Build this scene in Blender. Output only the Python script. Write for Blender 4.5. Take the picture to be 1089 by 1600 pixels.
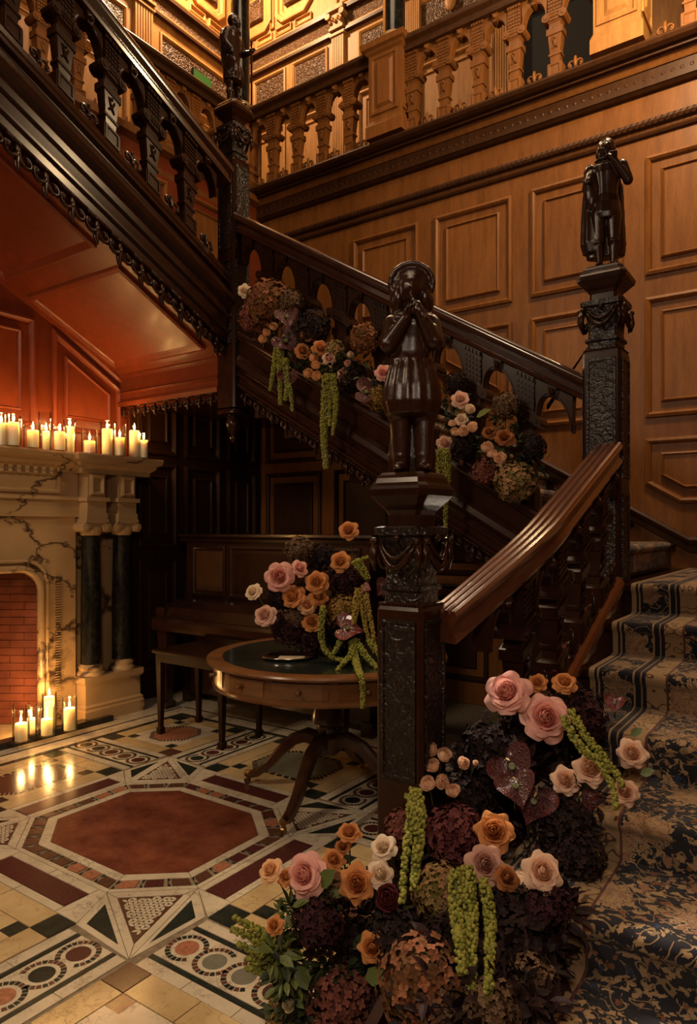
import bpy, bmesh, math, random
from mathutils import Vector, Matrix, Quaternion
random.seed(11)
for o in list(bpy.data.objects): bpy.data.objects.remove(o)
SC = bpy.context.scene
COL = SC.collection
PI = math.pi
sin, cos = math.sin, math.cos

# ------------------------------------------------------------------ camera
YAW = math.radians(34.95)
CAMZ = 1.42
cam_d = bpy.data.cameras.new('camera')
cam = bpy.data.objects.new('camera', cam_d); COL.objects.link(cam)
cam.location = (0, 0, CAMZ); cam.rotation_euler = (PI/2, 0, YAW)
cam_d.sensor_fit = 'VERTICAL'; cam_d.sensor_height = 36; cam_d.lens = 1095/1600*36
cam_d.shift_y = 25/1600; cam_d.clip_start = .05; cam_d.clip_end = 60
SC.camera = cam

# ------------------------------------------------------------------ world, lights, exposure
W = bpy.data.worlds.new('world'); SC.world = W; W.use_nodes = True
W.node_tree.nodes['Background'].inputs[0].default_value = (1.0, .62, .36, 1)
W.node_tree.nodes['Background'].inputs[1].default_value = .022
SC.view_settings.view_transform = 'Standard'; SC.view_settings.look = 'None'
SC.cycles.transparent_max_bounces = 32
SC.view_settings.exposure = 0.0; SC.view_settings.gamma = 1; SC.view_settings.use_curve_mapping = False

def area(name, loc, target, size, power, col, sy=None, spread=180):
    d = bpy.data.lights.new(name, 'AREA'); d.energy = power; d.color = col; d.size = size
    if sy: d.shape = 'RECTANGLE'; d.size_y = sy
    d.spread = math.radians(spread)
    o = bpy.data.objects.new(name, d); COL.objects.link(o); o.location = loc
    o.rotation_euler = (Vector(target)-Vector(loc)).to_track_quat('-Z', 'Y').to_euler()
    return o
def point(name, loc, power, col, r=.05):
    d = bpy.data.lights.new(name, 'POINT'); d.energy = power; d.color = col; d.shadow_soft_size = r
    o = bpy.data.objects.new(name, d); COL.objects.link(o); o.location = loc; return o
# hall lanterns hanging in the stairwell, gallery lamps, and the hall behind the photographer
area('hall_laylight', (-2.2, 2.2, 8.6), (-2.2, 2.6, 0), 2.6, 118, (1, .70, .44))
area('hall_lamp', (.15, -.55, 2.75), (-1.0, 2.0, .4), .6, 28, (1, .79, .60))
area('hall_lamp_far', (-3.2, -1.6, 4.4), (-2.7, 1.2, 0), .8, 92, (1, .73, .48))
point('gallery_lamp_left', (-5.48, 5.12, 8.0), 540, (1, .70, .40), .14)
sp_ = bpy.data.lights.new('rail_highlight_spot', 'SPOT'); sp_.energy = 3200; sp_.color = (1, .84, .66); sp_.spot_size = math.radians(7.5); sp_.spot_blend = .9; sp_.shadow_soft_size = .12  # narrow spot added to draw the white streak on the lowest handrail
spo = bpy.data.objects.new('rail_highlight_spot', sp_); COL.objects.link(spo); spo.location = (-4.0, 4.55, 6.4); spo.rotation_euler = (Vector((-1.03, 2.08, 1.2))-spo.location).to_track_quat('-Z', 'Y').to_euler()
point('gallery_lamp_right', (-.62, 4.0, 4.95), 210, (1, .68, .36), .14)
point('stair_lantern', (-2.2, 3.3, 6.3), 36, (1, .66, .36), .25)

# ------------------------------------------------------------------ helpers
def at(px, py, d):
    """photo pixel + depth along the view axis -> world point"""
    F = Vector((-sin(YAW), cos(YAW), 0)); R = Vector((cos(YAW), sin(YAW), 0))
    p = F*d + R*(px-544.5)/1095*d; p.z = CAMZ + (825-py)/1095*d
    return p
def on_y(px, py, Y):
    v = Vector((-sin(YAW), cos(YAW), 0)) + Vector((cos(YAW), sin(YAW), 0))*((px-544.5)/1095)
    return at(px, py, Y/v.y)
def on_z(px, py, z): return at(px, py, 1095*(CAMZ-z)/(py-825))

class B:
    """mesh builder"""
    def __init__(s): s.v = []; s.f = []; s.c = None; s.uv = None
    def add(s, vs, fs, T=None):
        n = len(s.v); s.v += [tuple(T(*p)) if T else tuple(p) for p in vs]; s.f += [tuple(i+n for i in f) for f in fs]; return s
    def box(s, a, b, T=None):
        x0, y0, z0 = a; x1, y1, z1 = b
        return s.add([(x0,y0,z0),(x1,y0,z0),(x1,y1,z0),(x0,y1,z0),(x0,y0,z1),(x1,y0,z1),(x1,y1,z1),(x0,y1,z1)],
              [(3,2,1,0),(4,5,6,7),(0,1,5,4),(1,2,6,5),(2,3,7,6),(3,0,4,7)], T)
    def stack(s, secs, T=None, cx=0, cy=0):
        """secs: (z, half_x, half_y) stacked rectangles, capped"""
        vs = []; fs = []
        for z, a, b in secs: vs += [(cx-a,cy-b,z),(cx+a,cy-b,z),(cx+a,cy+b,z),(cx-a,cy+b,z)]
        for i in range(len(secs)-1):
            for k in range(4):
                j = (k+1) % 4; fs.append((4*i+k, 4*i+j, 4*i+4+j, 4*i+4+k))
        fs.append((3,2,1,0)); n = 4*len(secs)-4; fs.append((n,n+1,n+2,n+3))
        return s.add(vs, fs, T)
    def octa(s, secs, ch=.25, cx=0, cy=0, T=None):
        """secs: (z, half width): chamfered-square section"""
        vs = []; fs = []
        for z, a in secs:
            c = a*(1-ch)
            vs += [(cx+x, cy+y, z) for x, y in ((-c,-a),(c,-a),(a,-c),(a,c),(c,a),(-c,a),(-a,c),(-a,-c))]
        for i in range(len(secs)-1):
            for k in range(8):
                j = (k+1) % 8; fs.append((8*i+k, 8*i+j, 8*i+8+j, 8*i+8+k))
        fs.append(tuple(range(7,-1,-1))); n = 8*len(secs)-8; fs.append(tuple(range(n, n+8)))
        return s.add(vs, fs, T)
    def lathe(s, prof, n=16, c=(0,0,0), T=None):
        """prof: (r, z)"""
        vs = []; fs = []
        for r, z in prof:
            for k in range(n):
                a = 2*PI*k/n; vs.append((c[0]+r*cos(a), c[1]+r*sin(a), c[2]+z))
        for i in range(len(prof)-1):
            for k in range(n):
                j = (k+1) % n; fs.append((i*n+k, i*n+j, i*n+n+j, i*n+n+k))
        if prof[0][0] > 1e-5: fs.append(tuple(range(n-1,-1,-1)))
        if prof[-1][0] > 1e-5: m = n*(len(prof)-1); fs.append(tuple(range(m, m+n)))
        return s.add(vs, fs, T)
    def tube(s, pts, r, n=6, T=None, cap=True):
        pts = [Vector(p) for p in pts]; m = len(pts)
        if not isinstance(r, (list, tuple)): r = [r]*m
        vs = []; fs = []; up = Vector((0,0,1)); u = None
        for i, p in enumerate(pts):
            t = (pts[min(i+1, m-1)]-pts[max(i-1, 0)]).normalized()
            if u is None:
                u = t.cross(up)
                if u.length < .1: u = t.cross(Vector((1,0,0)))
            u = (u - t*u.dot(t)).normalized(); w = t.cross(u)
            for k in range(n):
                a = 2*PI*k/n; vs.append(p + u*(cos(a)*r[i]) + w*(sin(a)*r[i]))
        for i in range(m-1):
            for k in range(n):
                j = (k+1) % n; fs.append((i*n+k, i*n+j, i*n+n+j, i*n+n+k))
        if cap: fs.append(tuple(range(n-1,-1,-1))); fs.append(tuple(range((m-1)*n, m*n)))
        return s.add(vs, fs, T)
    def sweep(s, prof, path, side=1):
        """prof: closed (w, v) polygon; w = horizontal offset to the right of travel, v = up; vertical end cuts"""
        n = len(prof); vs = []; fs = []; m = len(path); P = [Vector(p) for p in path]
        for i, p in enumerate(P):
            t = P[min(i+1, m-1)]-P[max(i-1, 0)]; t.z = 0; t.normalize(); w = Vector((t.y, -t.x, 0))*side
            for a, b in prof: vs.append(p + w*a + Vector((0,0,b)))
        for i in range(m-1):
            for k in range(n):
                j = (k+1) % n; fs.append((i*n+k, i*n+j, i*n+n+j, i*n+n+k))
        fs.append(tuple(range(n-1,-1,-1))); fs.append(tuple(range((m-1)*n, m*n)))
        return s.add(vs, fs)
    def rings(s, poly, rr, T, close=True):
        """rr: (inset, depth) list on a convex CCW polygon; T(u, v, depth) -> world"""
        n = len(poly); vs = []; fs = []
        for ins, d in rr:
            for u, v in inset(poly, ins): vs.append((u, v, d))
        for i in range(len(rr)-1):
            for k in range(n):
                j = (k+1) % n; fs.append((i*n+k, i*n+j, i*n+n+j, i*n+n+k))
        if close: m = (len(rr)-1)*n; fs.append(tuple(range(m, m+n)))
        return s.add(vs, fs, T)
    def ball(s, c, r, n=8, m=5, T=None, sc=(1,1,1)):
        return s.lathe([(max(r*sin(PI*i/m), 0)*1.0 if 0 < i < m else 0, -r*cos(PI*i/m)) for i in range(m+1)], n, (0,0,0),
            lambda x, y, z: (T or (lambda *q: q))(c[0]+x*sc[0], c[1]+y*sc[1], c[2]+z*sc[2]))
def inset(poly, d):
    n = len(poly); out = []
    for i in range(n):
        p0 = Vector(poly[i-1]); p1 = Vector(poly[i]); p2 = Vector(poly[(i+1) % n])
        a = (p1-p0).normalized(); b = (p2-p1).normalized()
        na = Vector((-a.y, a.x)); nb = Vector((-b.y, b.x)); k = 1+na.dot(nb)
        out.append(tuple(p1 + (na+nb)*(d/max(k, .15))))
    return out
def rect(u0, v0, u1, v1): return [(u0,v0),(u1,v0),(u1,v1),(u0,v1)]

def mesh(name, b, mat, smooth=False, weld=False, recalc=True, angle=None):
    me = bpy.data.meshes.new(name); me.from_pydata([tuple(p) for p in b.v], [], b.f)
    if recalc or weld:
        bm = bmesh.new(); bm.from_mesh(me)
        if weld: bmesh.ops.remove_doubles(bm, verts=bm.verts, dist=1e-5)
        if recalc: bmesh.ops.recalc_face_normals(bm, faces=bm.faces)
        bm.to_mesh(me); bm.free()
    me.materials.append(mat)
    if smooth or angle:
        me.shade_smooth()
        if angle: me.set_sharp_from_angle(angle=math.radians(angle))
    return me
def link(name, me, parent=None, loc=None, rot=None):
    o = bpy.data.objects.new(name, me); COL.objects.link(o)
    if parent is not None: o.parent = parent
    if loc is not None: o.location = loc
    if rot is not None: o.rotation_euler = rot
    return o
def wpos(o):
    p = Vector(o.location)
    while o.parent is not None: o = o.parent; p += Vector(o.location)
    return p
def part(name, b, mat, parent, smooth=False, angle=None, local=False, stuff=False):
    """builder in world coordinates (or the parent's own, if local) -> child mesh of an unrotated parent"""
    if not local and parent is not None:
        w = wpos(parent); b.v = [(p[0]-w.x, p[1]-w.y, p[2]-w.z) for p in b.v]
    o = link(name, mesh(name, b, mat, smooth, angle=angle), parent)
    if stuff: o['kind'] = 'stuff'
    return o
def tag(o, label, cat=None, group=None, kind=None):
    o['label'] = label
    if cat: o['category'] = cat
    if group: o['group'] = group
    if kind: o['kind'] = kind
    return o
def thing(name, label, cat, loc, group=None, rot=None):
    o = bpy.data.objects.new(name, None); COL.objects.link(o); o.location = loc; o.empty_display_size = .05
    if rot is not None: o.rotation_euler = rot
    return tag(o, label, cat, group)
def struct(name, b, mat, label, smooth=False, angle=None):
    o = link(name, mesh(name, b, mat, smooth, angle=angle)); return tag(o, label, None, None, 'structure')
def whole(name, b, mat, label, cat, group=None, smooth=False, angle=None):
    o = link(name, mesh(name, b, mat, smooth, angle=angle)); return tag(o, label, cat, group)

# ------------------------------------------------------------------ materials
def newmat(name):
    m = bpy.data.materials.new(name); m.use_nodes = True; nt = m.node_tree
    return m, nt, nt.nodes['Principled BSDF']
def nd(nt, t, **kw):
    n = nt.nodes.new(t)
    for k, v in kw.items():
        if k.startswith('i_'):
            k = k[2:]; n.inputs[int(k) if k.isdigit() else k].default_value = v
        else: setattr(n, k, v)
    return n
def ramp(nt, fac, stops, interp='LINEAR'):
    r = nd(nt, 'ShaderNodeValToRGB'); r.color_ramp.interpolation = interp; e = r.color_ramp.elements
    while len(e) > 1: e.remove(e[-1])
    for i, (p, c) in enumerate(stops):
        q = e[0] if i == 0 else e.new(p); q.position = p; q.color = (*c, 1) if len(c) == 3 else c
    nt.links.new(fac, r.inputs[0]); return r
def bump(nt, b, h, strength, dist=.005):
    n = nd(nt, 'ShaderNodeBump'); n.inputs['Strength'].default_value = strength; n.inputs['Distance'].default_value = dist
    nt.links.new(h, n.inputs['Height']); nt.links.new(n.outputs[0], b.inputs['Normal']); return n
def coords(nt, scale=(1,1,1), which='Object'):
    tc = nd(nt, 'ShaderNodeTexCoord'); mp = nd(nt, 'ShaderNodeMapping'); mp.inputs['Scale'].default_value = scale
    nt.links.new(tc.outputs[which], mp.inputs[0]); return mp.outputs[0]
def mixc(nt, fac, a, b, mode='MIX'):
    m = nd(nt, 'ShaderNodeMix', data_type='RGBA', blend_type=mode)
    for s, v in ((0, fac), (6, a), (7, b)):
        if hasattr(v, 'links'): nt.links.new(v, m.inputs[s])
        else: m.inputs[s].default_value = v if isinstance(v, float) else (*v, 1)
    return m.outputs[2]
def wood(name, c0, c1, rough=.35, scale=(9, 9, 1.1), coat=0., bmp=.15, spec=.5):
    m, nt, b = newmat(name); co = coords(nt, scale)
    n = nd(nt, 'ShaderNodeTexNoise', i_Scale=3.2, i_Detail=5., i_Roughness=.6); nt.links.new(co, n.inputs['Vector'])
    f = nd(nt, 'ShaderNodeTexNoise', i_Scale=26., i_Detail=3.); nt.links.new(co, f.inputs['Vector'])
    mx = nd(nt, 'ShaderNodeMath', operation='MULTIPLY_ADD'); nt.links.new(f.outputs[0], mx.inputs[0]); mx.inputs[1].default_value = .45
    nt.links.new(n.outputs[0], mx.inputs[2])
    r = ramp(nt, mx.outputs[0], [(.38, c0), (.92, c1)]); oi = nd(nt, 'ShaderNodeObjectInfo'); vr = ramp(nt, oi.outputs['Random'], [(0, (.78, .76, .74)), (1, (1.08, 1.08, 1.08))]); col = mixc(nt, 1., r.outputs[0], vr.outputs[0], 'MULTIPLY')
    nt.links.new(col, b.inputs['Base Color'])
    b.inputs['Roughness'].default_value = rough; b.inputs['Coat Weight'].default_value = coat; b.inputs['Coat Roughness'].default_value = .15; b.inputs['Specular IOR Level'].default_value = spec
    if bmp: bump(nt, b, mx.outputs[0], bmp, .002)
    return m
def plain(name, c, rough=.5, metal=0., coat=0., var=.0, vs=30., spec=.5, bmp=0.):
    m, nt, b = newmat(name); b.inputs['Roughness'].default_value = rough; b.inputs['Metallic'].default_value = metal
    b.inputs['Coat Weight'].default_value = coat; b.inputs['Base Color'].default_value = (*c, 1); b.inputs['Specular IOR Level'].default_value = spec
    if var or bmp:
        n = nd(nt, 'ShaderNodeTexNoise', i_Scale=vs, i_Detail=4.); nt.links.new(coords(nt), n.inputs['Vector'])
        if var:
            r = ramp(nt, n.outputs[0], [(.3, tuple(x*(1-var) for x in c)), (.7, tuple(min(1, x*(1+var)) for x in c))])
            nt.links.new(r.outputs[0], b.inputs['Base Color'])
        if bmp: bump(nt, b, n.outputs[0], bmp, .004)
    return m
def marble(name, base, vein, rough=.25, scale=3., width=.05, cloud=.15, warp=.35, amount=1., second=None, st=(1, 1, 1)):
    m, nt, b = newmat(name); co = coords(nt, st)
    n = nd(nt, 'ShaderNodeTexNoise', i_Scale=scale*.8, i_Detail=6., i_Roughness=.62); nt.links.new(co, n.inputs['Vector'])
    ad = nd(nt, 'ShaderNodeMix', data_type='RGBA', blend_type='LINEAR_LIGHT'); ad.inputs[0].default_value = warp
    nt.links.new(co, ad.inputs[6]); nt.links.new(n.outputs['Color'], ad.inputs[7])
    v = nd(nt, 'ShaderNodeTexVoronoi', feature='DISTANCE_TO_EDGE', i_Scale=scale); nt.links.new(ad.outputs[2], v.inputs['Vector'])
    n2 = nd(nt, 'ShaderNodeTexNoise', i_Scale=scale*.9, i_Detail=2.); nt.links.new(co, n2.inputs['Vector'])
    th = nd(nt, 'ShaderNodeMapRange'); th.inputs[1].default_value = .38; th.inputs[2].default_value = .66; th.inputs[3].default_value = .0; th.inputs[4].default_value = width
    nt.links.new(n2.outputs[0], th.inputs[0])
    lt = nd(nt, 'ShaderNodeMath', operation='DIVIDE'); nt.links.new(v.outputs['Distance'], lt.inputs[0])
    mxx = nd(nt, 'ShaderNodeMath', operation='MAXIMUM'); mxx.inputs[1].default_value = .0015; nt.links.new(th.outputs[0], mxx.inputs[0]); nt.links.new(mxx.outputs[0], lt.inputs[1])
    k = ramp(nt, lt.outputs[0], [(0., (amount,)*3), (1., (0, 0, 0))])
    cl = ramp(nt, n.outputs[0], [(.3, tuple(x*(1-cloud) for x in base)), (.7, second or base)])
    nt.links.new(mixc(nt, k.outputs[0], cl.outputs[0], vein), b.inputs['Base Color'])
    b.inputs['Roughness'].default_value = rough
    return m
def emit(name, c, s):
    m, nt, b = newmat(name); b.inputs['Base Color'].default_value = (0, 0, 0, 1); b.inputs['Emission Color'].default_value = (*c, 1); b.inputs['Emission Strength'].default_value = s
    return m
def carved(name, c0, c1, scale=26., rough=.4, strength=1., dist=.02):
    """low-relief foliage carving, as bump on the panel"""
    m, nt, b = newmat(name); co = coords(nt)
    n = nd(nt, 'ShaderNodeTexNoise', i_Scale=scale*.5, i_Detail=2.); nt.links.new(co, n.inputs['Vector'])
    ad = nd(nt, 'ShaderNodeMix', data_type='RGBA', blend_type='LINEAR_LIGHT'); ad.inputs[0].default_value = .09
    nt.links.new(co, ad.inputs[6]); nt.links.new(n.outputs['Color'], ad.inputs[7])
    v = nd(nt, 'ShaderNodeTexVoronoi', feature='SMOOTH_F1', i_Scale=scale); v.inputs['Smoothness'].default_value = .35; nt.links.new(ad.outputs[2], v.inputs['Vector'])
    r = ramp(nt, v.outputs['Distance'], [(.05, c1), (.42, c0)]); nt.links.new(r.outputs[0], b.inputs['Base Color'])
    w = nd(nt, 'ShaderNodeMath', operation='SUBTRACT'); w.inputs[0].default_value = 1.; nt.links.new(v.outputs['Distance'], w.inputs[1])
    bump(nt, b, w.outputs[0], strength, dist); b.inputs['Roughness'].default_value = rough
    return m

OAK = wood('oak_panelling', (.118, .040, .0088), (.225, .088, .021), .42, (7, 7, .9), .0, .25, .25)
OAKD = wood('oak_dark_moulding', (.030, .011, .004), (.065, .025, .008), .42, (7, 7, .9), .0, .1, .25)
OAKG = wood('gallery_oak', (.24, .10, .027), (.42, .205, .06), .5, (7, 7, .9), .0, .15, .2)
OAKCARVE = carved('carved_oak', (.07, .028, .009), (.24, .115, .035), 30, .42, 1., .03)
FRET = carved('fret_frieze', (.11, .045, .013), (.34, .17, .055), 42, .42, 1., .02)
MAHO = wood('dark_mahogany', (.013, .0042, .0018), (.030, .0095, .0036), .26, (6, 6, 6), .06, .08, .22)
MAHOC = carved('carved_mahogany', (.007, .0026, .0013), (.026, .009, .004), 34, .40, .6, .010)
RAIL = wood('polished_rail', (.050, .0135, .0055), (.105, .030, .011), .19, (10, 2, 2), 1., .02, .8)
RAILD = wood('dark_polished_rail', (.022, .007, .003), (.05, .016, .006), .2, (3, 3, 3), .8, .03, .6)
REDW = wood('red_mahogany', (.125, .025, .0085), (.19, .036, .011), .36, (5, 5, 2), .05, .06, .3)
SHADEW = wood('shadow_oak', (.024, .009, .0035), (.045, .017, .0065), .45, (7, 7, .9), .0, .1, .2)  # oak darkened in its base colour to stand for shade under the stairs
STAT = wood('carved_statue_wood', (.011, .0038, .0018), (.026, .008, .0032), .24, (46, 46, 8), .1, .4, .35)
TABW = wood('table_mahogany', (.095, .036, .012), (.18, .076, .026), .28, (3, 3, 9), .4, .06)
BENCHW = wood('dark_bench_wood', (.014, .005, .002), (.030, .011, .004), .5, (4, 4, 2), .0, .05, .12)
TABD = wood('table_leg_mahogany', (.030, .011, .005), (.065, .025, .010), .25, (4, 4, 3), .4, .05)
PIANO = wood('piano_rosewood', (.016, .006, .003), (.036, .013, .006), .25, (4, 4, 2), .4, .05)
PIANOP = wood('piano_inlay', (.055, .024, .009), (.09, .04, .014), .35, (4, 4, 2), .2, .05)
LEATH = plain('black_green_leather', (.012, .017, .014), .22, 0, .3)
WMARB = marble('veined_marble', (.50, .32, .155), (.045, .022, .014), .3, 1.35, .085, .25, .55, 1., (.60, .41, .21), (1.6, .75, 1.2))
BMARB = marble('black_marble', (.005, .0055, .005), (.30, .28, .20), .14, 26., .03, .4, .3, .55, (.010, .011, .010))
KERB = marble('hearth_black_marble', (.013, .013, .012), (.16, .14, .11), .2, 22., .05, .3, .2, .8)
BRICKM = plain('fire_brick', (.27, .075, .035), .8, 0, 0, .25, 9., .3, .3)
nt_ = BRICKM.node_tree; bb_ = nt_.nodes['Principled BSDF']; src_ = bb_.inputs['Base Color'].links[0].from_socket; g_ = nd(nt_, 'ShaderNodeTexNoise', i_Scale=5.); c_ = coords(nt_); nt_.links.new(c_, g_.inputs['Vector']); x_ = nd(nt_, 'ShaderNodeSeparateXYZ'); nt_.links.new(c_, x_.inputs[0]); a_ = nd(nt_, 'ShaderNodeMath', operation='MULTIPLY_ADD'); nt_.links.new(g_.outputs[0], a_.inputs[0]); a_.inputs[1].default_value = .35; x2_ = nd(nt_, 'ShaderNodeMath', operation='MULTIPLY'); x2_.inputs[1].default_value = .72; nt_.links.new(x_.outputs[2], x2_.inputs[0]); nt_.links.new(x2_.outputs[0], a_.inputs[2])
nt_.links.new(mixc(nt_, ramp(nt_, a_.outputs[0], [(0, (0, 0, 0)), (.86, (0, 0, 0)), (1., (.92, .92, .92))]).outputs[0], src_, (.012, .008, .006)), bb_.inputs['Base Color'])
SOOT_SHADE = plain('soot_and_shade', (.01, .008, .007), .9)
MORT = plain('mortar', (.24, .11, .07), .9, var=.2)
IRON = plain('wrought_iron', (.015, .013, .012), .35, .9)
BRASS = plain('aged_brass', (.42, .26, .09), .3, 1.)
SILV = plain('silver_tray', (.72, .66, .58), .2, 1.)
PAPER = plain('paper', (.75, .62, .42), .7)
GREENS = emit('green_sign_face', (.07, .26, .02), .55)
SIGNF = plain('sign_white', (.5, .6, .4), .5)
GROUT = plain('joint_mortar', (.22, .17, .11), .8, var=.3, vs=40)
F_WHITE = marble('floor_white', (.58, .50, .37), (.15, .11, .085), .16, 7., .06, .2, .4, .75, (.70, .62, .47))
F_YEL = marble('floor_siena', (.56, .40, .19), (.22, .12, .055), .16, 5., .04, .25, .4, .6, (.66, .51, .28))
F_RED = marble('floor_rosso', (.16, .042, .024), (.30, .13, .06), .13, 9., .05, .35, .5, .4, (.25, .080, .042))
F_MAR = plain('floor_porphyry', (.085, .026, .023), .17, var=.25, vs=120)
F_BLK = marble('floor_serpentine', (.016, .020, .017), (.09, .11, .08), .15, 18., .04, .3, .3, .7, (.03, .036, .03))
F_BRN = plain('floor_brown', (.105, .048, .03), .17, var=.25, vs=90)
F_GRY = marble('floor_grey_green', (.22, .22, .17), (.08, .09, .07), .17, 20., .05, .3, .3, .7)
F_PNK = plain('floor_pink', (.36, .15, .085), .17, var=.3, vs=60)
WAX = None
# ================================================================== STRUCTURE
# ---- floor: one inlaid marble module, every slab its own piece
FC = Vector((-2.66, 2.205, 0))
fb = B(); fb.box((-5.2, -1.2, -.06), (1.3, 5.4, -.004))
FLOOR = struct('floor', fb, GROUT, 'inlaid marble floor with a dark red octagon, mosaic bands and disc strips')
def tile(name, poly, mat, gap=.0022, top=0., th=.006, joint=True):
    a = sum(poly[i-1][0]*poly[i][1]-poly[i][0]*poly[i-1][1] for i in range(len(poly)))
    if a < 0: poly = poly[::-1]
    b = B(); p = inset(poly, gap) if gap else poly; n = len(p)
    vs = [(FC.x+x, FC.y+y, top-th) for x, y in p]+[(FC.x+x, FC.y+y, top) for x, y in p]
    b.add(vs, [tuple(range(n, 2*n))]+[(k, (k+1) % n, n+(k+1) % n, n+k) for k in range(n)])
    return link(name, mesh(name, b, mat, recalc=False), FLOOR)
def octo(hx, hy, cx, cy, ox=0, oy=0):
    return [(ox-hx+cx,oy-hy),(ox+hx-cx,oy-hy),(ox+hx,oy-hy+cy),(ox+hx,oy+hy-cy),(ox+hx-cx,oy+hy),(ox-hx+cx,oy+hy),(ox-hx,oy+hy-cy),(ox-hx,oy-hy+cy)]
def lerp(a, b, t): return (a[0]+(b[0]-a[0])*t, a[1]+(b[1]-a[1])*t)
def ringtiles(name, A, Bp, mat):
    for k in range(len(A)):
        j = (k+1) % len(A); tile(name, [A[k], A[j], Bp[j], Bp[k]], mat, .0015)
O0 = octo(.462, .378, .20, .165); O1 = octo(.508, .424, .222, .187); O2 = octo(.568, .484, .255, .217); O3 = octo(.592, .508, .268, .228)
tile('octagon_slab', O0, F_RED)
ringtiles('border_slab', O0, O1, F_WHITE); ringtiles('thin_border_slab', O2, O3, F_WHITE)
mos = B()
def flat(b, poly, z=.0):
    a = sum(poly[i-1][0]*poly[i][1]-poly[i][0]*poly[i-1][1] for i in range(len(poly)))
    if a < 0: poly = poly[::-1]
    n = len(poly); b.add([(FC.x+x, FC.y+y, z) for x, y in poly], [tuple(range(n))])
for k in range(8):
    j = (k+1) % 8; L = (Vector(O1[j])-Vector(O1[k])).length; n = max(3, round(L/.092))
    for i in range(n):
        t0, t1 = i/n, (i+1)/n; g = .26*(t1-t0)
        a, b2 = lerp(O1[k], O1[j], t0+g*.5), lerp(O1[k], O1[j], t1-g*.5); c, d = lerp(O2[k], O2[j], t0+g*.5), lerp(O2[k], O2[j], t1-g*.5)
        m1 = lerp(lerp(O1[k], O1[j], t0), lerp(O2[k], O2[j], t0), .5); m2 = lerp(lerp(O1[k], O1[j], t1), lerp(O2[k], O2[j], t1), .5)
        e = .2*(t1-t0)
        tile('mosaic_tile', [a, b2, lerp(b2, lerp(O1[k],O1[j],t1), .1), d, c], random.choice([F_MAR, F_PNK, F_BRN, F_BRN]), .003)
        flat(mos, [lerp(O1[k],O1[j],t0+.001), a, m1]); flat(mos, [lerp(O2[k],O2[j],t0), m1, c])
o = part('mosaic_tessera', mos, F_BLK, FLOOR, stuff=True)
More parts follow.
